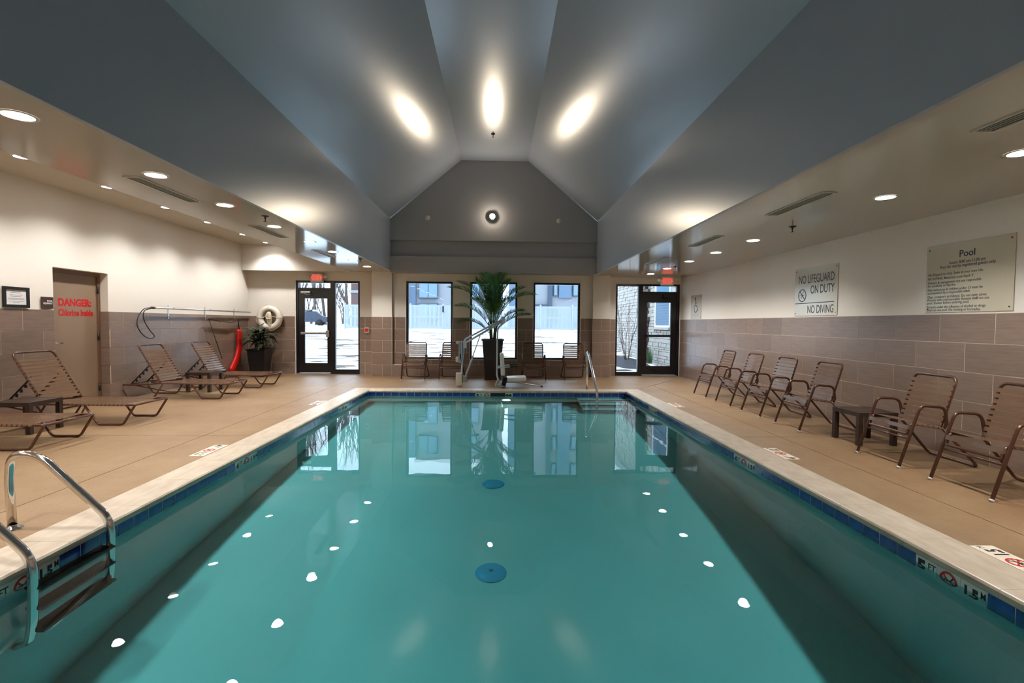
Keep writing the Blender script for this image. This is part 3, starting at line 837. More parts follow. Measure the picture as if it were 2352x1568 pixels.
# ------------------------------------------------------------------ loungers
def make_lounger():
    o = empty('sun_lounger')           # local x towards the pool (foot end), origin at the foot's floor contact
    HW = .315
    for s in (-1, 1):
        y = s * HW
        pts = fil([(-1.20, y, .30), (-1.05, y, .275), (-.0, y, .27), (.15, y, .275), (-.01, y * 1.0, .016), (-.33, y, .016), (-.50, y, .26)], [0, .05, .05, .035, .04, .04, 0], 6)
        MB().tube(pts, .0145, 10).build('side_rail', M_BROWN, o)
        rl = fil([(-1.0, y, .27), (-1.16, y, .016), (-1.60, y, .016), (-1.74, y, .25), (-1.45, y, .245), (-1.05, y, .275)], [0, .05, .05, .05, .08, 0], 5)
        MB().tube(rl, .0135, 10).build('leg_frame', M_BROWN, o)
        # ratchet arm behind the back rest
        MB().tube([(-1.27, s * .20, .62), (-1.62, s * .20, .255)], .012, 8).build('ratchet_arm', M_BLACK, o)
        for k in range(4): MB().box(-1.36 - .06 * k, -1.34 - .06 * k, s * .20 - .012, s * .20 + .012, .475 - .062 * k, .515 - .062 * k).build('ratchet_tooth', M_BLACK, o)
    MB().cyl((.145, -HW, .272), (.145, HW, .272), .0145, 10).build('foot_bar', M_BROWN, o)
    MB().cyl((-1.62, -HW, .25), (-1.62, HW, .25), .012, 8).build('stretcher', M_BROWN, o)
    MB().tube(fil([(-1.50, -HW, .245), (-.90, -HW, .13), (-.55, -HW, .13), (-.50, -HW, .24)], .05, 4), .010, 6).build('stretcher', M_BROWN, o)
    bk = fil([(-1.05, -.30, .285), (-1.43, -.30, .94), (-1.43, .30, .94), (-1.05, .30, .285)], [0, .08, .08, 0], 7)
    MB().tube(bk, .0145, 10).build('back_frame', M_BROWN, o)
    def band(p, d, n_, ww, hw):
        p, d, n_ = Vector(p), Vector(d).normalized(), Vector(n_).normalized()
        ys = [-hw - .017, -hw - .01, -hw + .03, 0, hw - .03, hw + .01, hw + .017]; off = [-.006, .013, .014, .008, .014, .013, -.006]
        vs = []; fs = []
        for y, f in zip(ys, off):
            for s2 in (-1, 1):
                c = p + d * (ww / 2 * s2) + n_ * f + Vector((0, y, 0)); vs += [c, c - n_ * .003]
        for i in range(6):
            a0, b0 = 4 * i, 4 * (i + 1)
            fs += [(a0, a0 + 2, b0 + 2, b0), (a0 + 1, b0 + 1, b0 + 3, a0 + 3), (a0, b0, b0 + 1, a0 + 1), (a0 + 2, a0 + 3, b0 + 3, b0 + 2)]
        fs += [(0, 1, 3, 2), (24, 26, 27, 25)]
        return MB().add(vs, fs)
    me = band((0, 0, 0), (1, 0, 0), (0, 0, 1), .036, .315).mesh('strap'); me.materials.append(M_STRAP)
    for k in range(20): link('strap', me, None, o, (-.985 + k * .0525, 0, .272))
    d = Vector((-.38, 0, .655)); L = d.length; d.normalize(); n_ = Vector((d.z, 0, -d.x))
    mb_ = band((0, 0, 0), d, n_, .034, .30).mesh('strap'); mb_.materials.append(M_STRAP)
    for k in range(12): link('strap', mb_, None, o, tuple(Vector((-1.05, 0, .285)) + d * (.04 + k * .0535)))
    return register(o)
lg = make_lounger()
LG = [(6.885, 'brown strap sun lounger in front of the chlorine door'), (9.14, 'brown strap sun lounger below the hanging hook loop'),
      (10.63, 'brown strap sun lounger nearest the red rescue tube'), (5.59, 'brown strap sun lounger at the left edge, only its foot end showing')]
for i, (y, w) in enumerate(LG):
    kw = dict(label=w, cat='sun lounger', group='strap sun loungers along the cream wall')
    if i == 0: lg.location = (-4.90, y, 0); tag(lg, **kw)
    else: dup(lg, (-4.90, y, 0), 0.0, **kw)

# ------------------------------------------------------------------ low side tables
def make_table():
    o = empty('side_table')
    h, w = .385, .23
    for sx in (-1, 1):
        for sy in (-1, 1): MB().bbox(sx * w - .027 * (1 if sx > 0 else -1) - .027, sx * w - .027 * (1 if sx > 0 else -1) + .027, sy * w - .027 * sy - .027, sy * w - .027 * sy + .027, 0, h - .02, .004).build('leg', M_TABLE, o)
    b = MB()
    b.box(-w, w, -w, -w + .03, h - .05, h); b.box(-w, w, w - .03, w, h - .05, h); b.box(-w, -w + .03, -w + .03, w - .03, h - .05, h); b.box(w - .03, w, -w + .03, w - .03, h - .05, h)
    b.build('top_frame', M_TABLE, o)
    n = 9; st = (2 * w - .06) / n
    me = MB().box(-w + .03, w - .03, .002, st - .004, h - .02, h - .002).mesh('slat'); me.materials.append(M_TABLE)
    for k in range(n): link('slat', me, None, o, (0, -w + .03 + k * st, 0))
    return register(o)
tb = make_table()
tb.location = (-5.83, 6.255, 0); tag(tb, 'dark brown low side table between the two nearest loungers', 'side table', 'low side tables')
dup(tb, (-5.80, 9.90, 0), 0, label='dark brown low side table between the two far loungers', cat='side table', group='low side tables')
dup(tb, (4.40, 5.79, 0), 0, label='dark brown low side table between armchairs along the white wall', cat='side table', group='low side tables')

# ------------------------------------------------------------------ planters
def taper_pot(o, sections, m, name='pot'):
    vs = []; fs = []
    for (hw, z) in sections: vs += [(-hw, -hw, z), (hw, -hw, z), (hw, hw, z), (-hw, hw, z)]
    for i in range(len(sections) - 1):
        for k in range(4): fs.append((4 * i + k, 4 * i + (k + 1) % 4, 4 * i + 4 + (k + 1) % 4, 4 * i + 4 + k))
    fs.append((3, 2, 1, 0)); n = 4 * (len(sections) - 1); fs.append((n, n + 1, n + 2, n + 3))
    return MB().add(vs, fs).build(name, m, o)
pm = empty('potted_palm', (-0.14, 12.20, 0), label='tall palm in a high panelled espresso planter before the middle window', cat='palm')
pot = taper_pot(pm, [(.205, 0), (.205, .035), (.185, .05), (.25, .93), (.25, .955), (.275, .965), (.275, 1.0), (.235, 1.0), (.235, .95)], M_POTB, 'planter')
def panel(z0, z1):
    # raised frame around a sunk panel on the front face, following the taper
    def hw(z): return .185 + (z - .05) / .88 * .065
    for (a0, a1, b0, b1) in ((-.72, .72, z0, z0 + .02), (-.72, .72, z1 - .02, z1)):
        vs = []
        for z in (b0, b1):
            for s in (a0, a1):
                vs += [(s * hw(z), -hw(z) - .008, z), (s * hw(z), -hw(z) + .002, z)]
        MB().add(vs, [(0, 2, 6, 4), (0, 4, 5, 1), (2, 3, 7, 6), (4, 6, 7, 5), (0, 1, 3, 2)]).build('panel_moulding', M_POTB, pot)
    for s0, s1 in ((-.72, -.64), (.64, .72)):
        vs = []
        for z in (z0, z1):
            for s in (s0, s1):
                vs += [(s * hw(z), -hw(z) - .008, z), (s * hw(z), -hw(z) + .002, z)]
        MB().add(vs, [(0, 2, 6, 4), (0, 4, 5, 1), (2, 3, 7, 6)]).build('panel_moulding', M_POTB, pot)
panel(.10, .50); panel(.56, .88)
MB().box(-.23, .23, -.23, .23, .93, .96).build('soil', M_SOIL, pm)
rng = random.Random(3)
for k in range(6):
    a = k * 1.05; r = .05
    MB().tube([(r * math.cos(a), r * math.sin(a), .94), (r * 1.3 * math.cos(a), r * 1.1 * math.sin(a), 1.15), (r * 2.2 * math.cos(a), r * 1.5 * math.sin(a), 1.42)], [.03, .024, .015], 8).build('stem', M_STEM, pm)
def frond(ax, ay, z0, L, lean, droop, seed):
    """pinnate frond: starts in the crown, heads (ax, ay); lean = start angle off the vertical, droop = bend towards the tip"""
    rg = random.Random(seed); n = 18; P = []
    d = Vector((ax, ay, 0)); d = d.normalized() if d.length else Vector((1, 0, 0))
    p = Vector((ax * .05, ay * .05, z0)); ang = math.radians(90 - lean)
    for i in range(n + 1):
        P.append(p.copy()); t = i / n
        a2 = ang - math.radians(droop) * t ** 1.6
        p = p + (d * math.cos(a2) + Vector((0, 0, math.sin(a2)))) * (L / n)
    b = MB().tube(P, [.010 * (1 - .8 * i / n) + .0015 for i in range(n + 1)], 5)
    side = d.cross(Vector((0, 0, 1)))
    m = 40
    for i in range(m):
        t = .22 + .78 * i / (m - 1); f = t * n; j = min(int(f), n - 1); q = P[j].lerp(P[j + 1], f - j); tg_ = (P[j + 1] - P[j]).normalized()
        nr = side.cross(tg_).normalized()
        if nr.z < 0: nr = -nr
        ln = (.34 * math.sin(math.pi * min(1, .12 + (t - .2) * 1.02)) ** .6 + .03) * min(1.15, L)
        for s in (-1, 1):
            dr = (side * s * .80 + tg_ * (.45 + .75 * t) + nr * (.35 + rg.uniform(-.12, .12))).normalized()
            wv = tg_.cross(dr).cross(dr).normalized() * .0085
            mid = q + dr * ln * .5; tip = q + dr * ln + Vector((0, 0, -.16 * ln))
            b.add([q - wv * .5, q + wv * .5, mid + wv, mid - wv, tip], [(0, 1, 2, 3), (3, 2, 4)])
    for i, v in enumerate(b.v):
        if v[2] > 2.59: b.v[i] = (v[0], v[1], 2.59 + (v[2] - 2.59) * .15)
        if b.v[i][2] > 2.62: b.v[i] = (b.v[i][0], b.v[i][1], 2.62)
        if v[1] > .48: b.v[i] = (b.v[i][0], .48 + (v[1] - .48) * .06, b.v[i][2])
    return b.build('frond', M_PALM, pm)
FR = [(-1, -.1, 1.35, 1.42, 20, 78), (-1, .35, 1.38, 1.35, 15, 66), (1, -.05, 1.32, 1.30, 22, 80), (1, .35, 1.35, 1.20, 14, 66),
      (-.35, -1, 1.35, 1.30, 8, 30), (.35, -1, 1.35, 1.32, 7, 34), (.2, .6, 1.4, 1.15, 3, 22), (-.3, .6, 1.4, 1.15, 4, 22),
      (-1, -.5, 1.25, 1.05, 34, 66), (1, -.5, 1.18, .98, 46, 52), (.7, .7, 1.35, 1.2, 10, 36), (-.7, .7, 1.35, 1.2, 11, 36),
      (-1, .1, 1.10, .92, 42, 78), (.5, -.8, 1.25, 1.0, 20, 60), (-.5, -.8, 1.22, 1.02, 20, 60), (.1, -.8, 1.3, 1.2, 2, 18),
      (-.6, -.2, 1.35, 1.15, 9, 30), (.6, -.2, 1.35, 1.12, 9, 30), (.9, .2, 1.2, .9, 30, 70)]
for i, (ax, ay, z0, L, ln, dr) in enumerate(FR): frond(ax, ay * .6, z0, L, ln, dr, i)

pp = empty('potted_plant', (-6.02, 12.62, 0), label='leafy dark green plant in a black square planter below the life ring', cat='plant')
taper_pot(pp, [(.155, 0), (.165, .03), (.215, .64), (.215, .655), (.24, .665), (.24, .69), (.20, .69), (.20, .65)], M_POT, 'planter')
MB().box(-.19, .19, -.19, .19, .63, .655).build('soil', M_SOIL, pp)
def leaf_mesh(L, W, droop):
    n = 7; vs = []; fs = []
    for i in range(n + 1):
        t = i / n; w = W * math.sin(math.pi * (t * .92 + .06)) ** .8; x = L * (t - .18 * droop * t * t); z = L * (.25 * t - droop * t * t)
        vs += [(x, -w, z + w * .25), (x, 0, z), (x, w, z + w * .25)]
    for i in range(n):
        for k in range(2): fs.append((3 * i + k, 3 * i + k + 1, 3 * i + 4 + k, 3 * i + 3 + k))
    me = bpy.data.meshes.new('leaf'); me.from_pydata(vs, [], fs); me.update()
    for p in me.polygons: p.use_smooth = True
    me.materials.append(M_LEAF); return me
LM = [leaf_mesh(.40, .042, .55), leaf_mesh(.34, .05, .3), leaf_mesh(.46, .038, .8)]
rg = random.Random(11)
for k in range(5):
    a = k * 1.26; x, y = .09 * math.cos(a), .09 * math.sin(a)
    MB().tube([(x, y, .64), (x * 1.3, y * 1.3, .85), (x * 1.7, y * 1.7, 1.02 + .03 * k)], [.014, .012, .008], 6).build('cane', M_STEM, pp)
    for j in range(13):
        z = .76 + .27 * j / 12 + .03 * k; aa = j * 2.4 + k
        f = 1.3 + .4 * j / 12
        link('leaf', LM[(j + k) % 3], None, pp, (x * f, y * f, z), (rg.uniform(-.3, .3), -rg.uniform(.05, .9) * (.4 + .7 * j / 12), aa))

# ------------------------------------------------------------------ pool lift
lf = empty('pool_lift', (-0.83, 10.75, 0), label='white pool hoist with a boom and hanging padded seat at the pool end', cat='pool lift')
X0 = -0.83
def lp(x, z, y=0.0): return (x - X0, y, z)
MB().lathe([(.075, 0), (.075, .012), (.05, .02)], n=20).build('anchor', M_ALU, lf, loc=(-.02, 0, 0))
MB().bbox(-.09, .045, -.07, .07, .02, .30, .012).build('base_column', M_BEIGEP, lf)
MB().tube([lp(-.80, .06), lp(-.79, .5), lp(-.745, .92)], .022, 8).build('mast', M_LIFT, lf)
b = MB(); b.bbox(lp(-.865, 0)[0], lp(-.80, 0)[0], -.05, .05, .52, .99, .008); b.build('control_column', M_GREYP, lf)
MB().bbox(lp(-.925, 0)[0], lp(-.862, 0)[0], -.05, .05, .54, .65, .01).build('battery_box', M_BEIGEP, lf)
MB().bbox(lp(-.92, 0)[0], lp(-.86, 0)[0], -.03, .03, .93, .985, .008).build('hand_control', M_BEIGEP, lf)
MB().box(lp(-.835, 0)[0], lp(-.812, 0)[0], -.054, -.05, .60, .72).build('display', M_CLOTH, lf)
b = MB()
b.tube(fil([lp(-.755, .84), lp(-.735, 1.03), lp(.12, 1.49)], .05), .019, 8); b.build('upper_boom', M_LIFT, lf)
MB().tube([lp(-.70, .965), lp(.085, 1.425)], .024, 10).build('lower_boom', M_LIFT, lf)
MB().bbox(lp(-.77, 0)[0], lp(-.70, 0)[0], -.03, .03, .84, 1.0, .01).build('boom_hinge', M_LIFT, lf)
MB().bbox(lp(.06, 0)[0], lp(.135, 0)[0], -.03, .03, 1.38, 1.51, .01).build('boom_end', M_LIFT, lf)
MB().tube([lp(-.715, .22), lp(-.55, .68)], .02, 10).build('actuator_body', M_LIFT, lf)
MB().tube([lp(-.56, .66), lp(-.41, 1.09), lp(-.40, 1.13)], .012, 8).build('actuator_rod', M_ALU, lf)
MB().bbox(lp(-.78, 0)[0], lp(-.68, 0)[0], -.045, .045, .10, .24, .02).build('actuator_motor', M_GREYP, lf)
MB().tube(fil([lp(.11, 1.46), lp(.105, 1.40), lp(-.02, 1.28), lp(-.03, .9), lp(-.03, .22), lp(.03, .11), lp(.36, .12)], .07), .019, 10).build('hanger_arm', M_LIFT, lf)
bo = MB().bbox(-.045, .045, -.21, .21, -.24, .24, .035).build('seat_back', M_PAD, lf, lp(.085, .50, 0), (0, -.07, 0))
MB().bbox(-.23, .23, -.21, .21, -.045, .045, .035).build('seat_pad', M_PAD, lf, lp(.375, .185, 0), (0, -.05, 0))
for s in (-1, 1):
    a = MB().tube(fil([lp(-.02, .42, s * .10), lp(.03, .44, s * .25), lp(.26, .46, s * .25)], .05), .012, 8).build('arm_rest', M_LIFT, lf)
    MB().tube([lp(.25, .459, s * .25), lp(.42, .475, s * .25)], .018, 10).build('grip', M_RUBBER, a)
MB().bbox(-.045, .045, -.20, .20, -.095, .095, .015).build('seat_pouch', M_CLOTH, lf, lp(.135, .135, -.02), (0, .25, 0))
MB().tube(fil([lp(.05, .11, -.1), lp(.36, .115, -.1), lp(.93, .03, -.1)], .08), .011, 8).build('foot_rest', M_ALU, lf)
MB().sphere(lp(.945, .027, -.1), .022).build('foot_tip', M_RUBBER, lf)
b = MB()
for s in (-1, 1): b.tube(fil([lp(.0, .20, s * .05), lp(-.05, .06, s * .10), lp(-.06, .02, s * .10), lp(.06, .02, s * .10), lp(.06, .1, s * .08)], .03), .008, 6)
b.build('kick_stand', M_ALU, lf)

# ------------------------------------------------------------------ things on the left and far wall
ring = empty('life_ring', (-5.985, YF - .115, 1.475), label='white life ring with coiled rope hanging on the wall above the planter', cat='life ring')
b = MB(); n = 40
b.tube([(.25 * math.cos(2 * math.pi * k / n), 0, .25 * math.sin(2 * math.pi * k / n)) for k in range(n)], .08, 14, closed=True, flat=None); b.build('ring', M_RING, ring)
for a in (2, 92, 178, 272):
    c, s = math.cos(math.radians(a)), math.sin(math.radians(a))
    q = [(.25 * c + .084 * math.cos(t) * c, .084 * math.sin(t), .25 * s + .084 * math.cos(t) * s) for t in [2 * math.pi * i / 14 for i in range(14)]]
    MB().tube(q, .012, 6, closed=True).build('band', M_RING, ring)
gl = [(.335 * math.cos(t) * (1 + .03 * math.sin(8 * t)), -.03, .335 * math.sin(t) * (1 + .03 * math.sin(8 * t))) for t in [2 * math.pi * i / 60 for i in range(60)]]
MB().tube(gl, .006, 5, closed=True).build('grab_line', M_ROPE, ring)
b = MB()
for k in range(4):
    x = -.03 + .02 * k
    b.tube(fil([(x, -.06, .16), (x - .05 + .01 * k, -.09, .05), (x, -.09, -.05), (x + .02, -.08, -.20 - .02 * k), (x + .05, -.08, -.05), (x + .045, -.09, .05), (x + .01, -.06, .16)], .06, 4), .008, 6)
b.tube([(-.045, -.10, -.02), (.0, -.115, -.03), (.06, -.10, -.02)], .014, 6)
b.build('rope_coil', M_ROPE, ring)
MB().box(-.02, .02, -.06, .10, .13, .19).build('bracket', M_BLACK, ring)
MB().tube([(-.20, -.05, .03), (.20, -.05, .03)], .007, 6).build('cross_line', M_ROPE, ring)

for (y, w) in ((10.05, 'empty steel wall hook below the pole, beside the hanging hook loop'), (11.28, 'steel wall hook holding the strap end'), (12.50, 'steel wall hook above the red rescue tube')):
    h = empty('wall_hook', (XL + 0.012, y, 1.52), label=w, cat='hook', group='steel hooks under the rescue pole')
    MB().box(0, .006, -.012, .012, -.10, .17).build('backplate', M_ALU, h)
    MB().tube(fil([(.004, 0, .10), (.10, 0, .085), (.115, 0, .13)], .02), .006, 6).build('upper_prong', M_ALU, h)
    MB().tube(fil([(.004, 0, -.06), (.075, 0, -.10), (.10, 0, -.06)], .02), .006, 6).build('lower_prong', M_ALU, h)
rp = empty('rescue_pole', (XL + .10, 9.47, 1.618), label='long aluminium rescue pole with a black body hook loop on the cream wall', cat='rescue pole')
MB().tube([(0, 0, 0), (0, 3.66, .0)], .0145, 10).build('pole', M_ALU, rp)
MB().cyl((0, -.03, 0), (0, .06, 0), .022, 10).build('collar', M_BLACK, rp)
loop = [(0, -.02, 0), (0, -.22, -.03), (0, -.36, -.16), (0, -.40, -.30), (0, -.33, -.44), (0, -.17, -.55), (0, -.03, -.57), (0, .04, -.53), (0, -.08, -.42), (0, -.21, -.26), (0, -.24, -.13), (0, -.19, -.05), (0, -.02, -.012)]
def smooth_path(P, n=6):
    P = [Vector(p) for p in P]; out = []
    for i in range(len(P) - 1):
        p0, p1, p2, p3 = P[max(i - 1, 0)], P[i], P[i + 1], P[min(i + 2, len(P) - 1)]
        for k in range(n):
            t = k / n
            out.append(.5 * ((2 * p1) + (p2 - p0) * t + (2 * p0 - 5 * p1 + 4 * p2 - p3) * t * t + (3 * p1 - p0 - 3 * p2 + p3) * t ** 3))
    return out + [P[-1]]
MB().tube(smooth_path(loop), .0085, 8).build('hook_loop', M_RUBBER, rp)
rt = empty('rescue_tube', (XL + .10, 12.50, 1.45), label='red foam rescue tube with black strap hanging from the wall hooks', cat='rescue tube')
c = smooth_path([(0, .05, -.27), (0, .06, -.32), (0, .07, -.50), (0, .05, -.75), (0, -.06, -1.0), (0, -.30, -1.25), (0, -.34, -1.29)], 5)
rr = [.02 if i == 0 else (.06 if i < 3 else (.095 if i < len(c) - 3 else .06)) for i in range(len(c))]
MB().tube(c, rr, 14, flat=.62).build('foam_tube', M_RESCUE, rt)
MB().tube([(0, .0, -.02), (.01, .02, -.14), (.01, .05, -.30)], .012, 6).build('clip_strap', M_CLOTH, rt)
MB().tube(smooth_path([(0, .0, -.02), (0, -.25, -.10), (0, -.58, -.09), (0, -.95, -.06), (0, -1.24, -.02)]), [.022] * 25, 6, flat=.25).build('shoulder_strap', M_CLOTH, rt)
MB().tube([(0, -1.23, -.02), (.02, -1.03, -.45), (.05, -.80, -.95)], .013, 6, flat=.4).build('tow_line', M_CLOTH, rt)

cf = empty('certificate', (XL + .012, 6.935, 1.68), label='framed certificate hanging beside the chlorine door', cat='certificate')
b = MB()
for (u0, u1, z0, z1) in rects(-.185, .185, -.14, .14, [(-.145, .145, -.10, .10)]): b.box(0, .02, u0, u1, z0, z1)
b.build('frame', M_BLACK, cf)
MB().box(.004, .008, -.145, .145, -.10, .10).build('paper', M_PAPER, cf)
b = MB()
for k, (w, z) in enumerate(((.06, .085), (.07, .062), (.09, .03), (.075, .012), (.11, -.015), (.12, -.03), (.10, -.055), (.05, -.07))): b.box(.008, .0085, -w, w, z - .002, z + .002)
b.build('print_lines', M_INK, cf)
rs = empty('room_sign', (XL + .012, 7.40, 1.625), label='small dark brown room sign next to the chlorine door', cat='sign')
MB().bbox(0, .008, -.097, .097, -.085, .085, .003).build('plate', M_DARKSIGN, rs)
letters('POOL', M_PAPER, (XL + .0205, 7.485, 1.640), (0, 1, 0), (0, 0, 1), rs, .034, 'RIGHT', bold=.001)
letters('EQUIPMENT', M_PAPER, (XL + .0205, 7.485, 1.605), (0, 1, 0), (0, 0, 1), rs, .034, 'RIGHT', bold=.001, xs=.8)
fa = empty('fire_alarm', (-3.49, YF - .013, 1.17), label='small fire alarm pull station on the tile beside the left exit door', cat='fire alarm')
MB().bbox(-.055, .055, -.04, 0, -.075, .08, .008).build('housing', M_BEIGEP, fa)
MB().bbox(-.042, .042, -.052, -.038, -.04, .05, .006).build('pull_bar', M_RED, fa)

def exit_sign(loc, label, heads):
    o = empty('exit_sign', loc, label=label, cat='exit sign')
    MB().bbox(-.165, .165, -.035, .035, -.11, .11, .008).build('housing', M_EXITBODY, o)
    MB().box(-.125, .125, -.038, -.034, -.085, .085).build('face', M_EXITFACE, o)
    letters('EXIT', M_EXITRED, (loc[0], loc[1] - .0385, loc[2] - .068), (1, 0, 0), (0, 0, 1), o, .19, 'CENTER', bold=.003, xs=.60)
    for s in (-1, 1):
        a = MB(); stroke(a, [(0, .03), (s * .03, 0), (0, -.03)], .016)
        flat_sign(a, 'chevron', M_EXITRED, (loc[0] + s * .118, loc[1] - .0385, loc[2]), (1, 0, 0), (0, 0, 1), o)
    for s in heads:
        h = MB().bbox(-.045, .045, -.03, .03, -.04, .04, .008).build('lamp_head', M_EXITBODY, o, (s * .215, -.01, .02), (0, s * -.25, s * .25))
        MB().box(-.036, .036, -.033, -.029, -.03, .03).build('lamp_lens', M_WHITE, h)
    return o
exit_sign((-4.775, 13.16, 2.54), 'lit red exit sign above the left glazed door', (-1, 1))
e2 = exit_sign((4.34, 12.70, 2.51), 'lit red exit sign hanging before the right glazed door', (-1, 1))
MB().cyl((0, 0, .10), (0, 0, .13), .05, 16).build('canopy', M_EXITBODY, e2)

# signs on the white wall (reader faces +X, so right runs towards the viewer)
SR, SU = Vector((0, -1, 0)), Vector((0, 0, 1)); SX = XR - .002
def board(y_far, y_near, z0, z1, name, label):
    o = empty(name, (SX, (y_far + y_near) / 2, (z0 + z1) / 2), label=label, cat='sign')
    w, h = (y_far - y_near) / 2, (z1 - z0) / 2
    MB().bbox(-.008, 0, -w, w, -h, h, .002).build('panel', M_SIGN, o)
    for sy in (-1, 1):
        for sz in (-1, 1): MB().sphere((-.009, sy * (w - .035), sz * (h - .04)), .008, 8, 5).build('screw', M_INK, o)
    return o
def at(y, z): return Vector((SX - .0085, y, z))
s1 = board(8.06, 7.03, 1.545, 2.30, 'warning_sign', 'beige no lifeguard on duty and no diving sign on the white wall')
letters('NO LIFEGUARD', M_INK, at(7.10, 2.06), SR, SU, s1, .185, 'RIGHT', bold=.001, xs=.66)
letters('ON DUTY', M_INK, at(7.10, 1.89), SR, SU, s1, .185, 'RIGHT', bold=.001, xs=.66)
letters('NO DIVING', M_INK, at(7.10, 1.585), SR, SU, s1, .175, 'RIGHT', bold=.001, xs=.68)
a = MB(); stroke(a, [(-.50, 0), (.45, 0)], .012); flat_sign(a, 'rule', M_INK, at(7.545, 1.745), SR, SU, s1)
a = MB(); stroke(a, circ(0, 0, .095, 32), .014, closed=True); stroke(a, [(-.066, .066), (.066, -.066)], .014)
stroke(a, [(.03, .07), (.0, 0), (-.03, -.05)], .008); stroke(a, [(-.08, 0), (.08, .004)], .005)
flat_sign(a, 'no_diving_symbol', M_INK, at(7.86, 1.87), SR, SU, s1)
s2 = board(5.55, 4.58, 1.545, 2.285, 'pool_rules_sign', 'large beige pool rules sign on the white wall')
letters('Pool', M_INK, at(5.065, 2.13), SR, SU, s2, .10, 'CENTER', bold=.0015)
letters('hours: 8:00 am-11:00 pm\nPool for use by registered guests only.', M_INK, at(5.065, 2.065), SR, SU, s2, .043, 'CENTER', bold=.0003, line=.9, xs=.93)
rules = [['No lifeguard on duty. Swim at your own risk.'], ['NO DIVING. Maximum pool depth 5\'.'], ['Owners & management are not responsible', 'for accidents or injuries.'],
         ['Non-swimmers & children under 13 must be', 'accompanied by a responsible adult.'], ['Glass containers prohibited. Do not swim alone.', 'Persons with communicable diseases shall not use', 'pool. Shower before entering pool.'],
         ['Persons under the influence of alcohol or drugs', 'shall not use pool. No running or horseplay.']]
z = 1.955
for para in rules:
    for ln in para:
        letters(ln, M_INK, at(5.525, z), SR, SU, s2, .040, 'LEFT', bold=.0002, xs=.88); z -= .0335
    z -= .012
s3 = board(12.49, 11.86, 1.535, 2.13, 'pool_lift_sign', 'small beige wheelchair pool lift sign by the right exit door')
a = MB(); stroke(a, circ(0, .20, .028, 14), .03, closed=True)
stroke(a, [(0, .16), (.01, .03), (.10, .03), (.15, -.09), (.18, -.08)], .03); stroke(a, [(.005, .10), (.09, .10)], .022); stroke(a, circ(.03, -.03, .10, 22, 130, 350), .024)
flat_sign(a, 'wheelchair_symbol', M_INK, at(12.20, 1.83), SR, SU, s3)
letters('Pool Lift', M_GREYP, at(12.175, 1.60), SR, SU, s3, .13, 'CENTER', xs=.85)

# ------------------------------------------------------------------ ceiling fixtures
def make_downlight():
    o = empty('downlight')
    MB().lathe([(.082, -.004), (.098, -.006), (.104, -.002), (.104, .0)], n=28).build('trim_ring', M_TRIMRING, o)
    MB().lathe([(.0005, -.003), (.083, -.003)], n=24, smooth=False).build('lens', M_LENS, o)
    ld = bpy.data.lights.new('lamp_beam', 'SPOT'); ld.energy = SPOT_W; ld.color = LAMP_COL; ld.spot_size = math.radians(132); ld.spot_blend = 0.75
    ld.shadow_soft_size = 0.07; ld.cycles.is_caustics_light = True
    lo = bpy.data.objects.new('lamp_beam', ld); COL.objects.link(lo); lo.location = (0, 0, -.012); lo.parent = o
    return register(o)
dl = make_downlight(); started = False
def downlights(x, z, ys, where, group):  # rows include unseen lamps past the view, added for their light
    global started
    ys = sorted(ys, reverse=True)
    for i, y in enumerate(ys):
        kw = dict(label=f'round downlight {where}, {ORD[i]} from the windows', cat='downlight', group=group)
        if not started: dl.location = (x, y, z); tag(dl, **kw); started = True
        else: dup(dl, (x, y, z), 0, **kw)
downlights(-3.08, ZL - .0005, [3.29, 4.56, 5.68, 6.9, 8.17, 9.29, 10.55, 11.67, 2.1, .9, -.4, -1.6], 'in the low strip over the lounger side', 'downlights in the low strip over the lounger side')
downlights(3.755, ZR - .0005, [3.50, 4.76, 7.26, 8.52, 9.72, 11.0, 12.2, 2.2, 1.0, -.3, -1.5], 'in the low ceiling over the chairs', 'downlights over the chairs')
downlights(-5.765, ZU - .0005, [6.20, 7.52, 8.80, 10.05, 11.39, 12.5, 4.9, 3.6, 2.3, 1.0, -.3, -1.6], 'in the upper strip by the cream wall', 'downlights washing the cream wall')

def vent(x, y0, y1, z, label):
    o = empty('air_vent', (x, (y0 + y1) / 2, z - .0005), label=label, cat='vent', group='slot air vents in the low ceilings')
    h = (y1 - y0) / 2; w = .055
    b = MB()
    for (u0, u1, v0, v1) in rects(-w - .02, w + .02, -h - .02, h + .02, [(-w, w, -h, h)]): b.box(u0, u1, v0, v1, -.008, 0)
    b.build('frame', M_VENT, o)
    MB().box(-w, w, -h, h, -.002, 0).build('dark_slot', M_VENTD, o)
    for k in range(3):
        xx = -w + (k + 1) * w / 2
        MB().box(xx - .003, xx + .003, -h, h, -.007, -.001).build('louvre', M_VENT, o)
for (y0, y1, w) in ((4.62, 5.54, 'nearest'), (6.85, 7.77, 'middle'), (9.1, 9.98, 'farthest')): vent(-3.33, y0, y1, ZL, f'slot air vent on the lounger side ceiling, {w} of three')
for (y0, y1, w) in ((2.2, 3.12, 'first'), (4.62, 5.57, 'second'), (6.93, 7.85, 'third'), (9.2, 10.14, 'fourth')): vent(3.09, y0, y1, ZR, f'slot air vent in the ceiling over the chairs, {w} from the viewer')
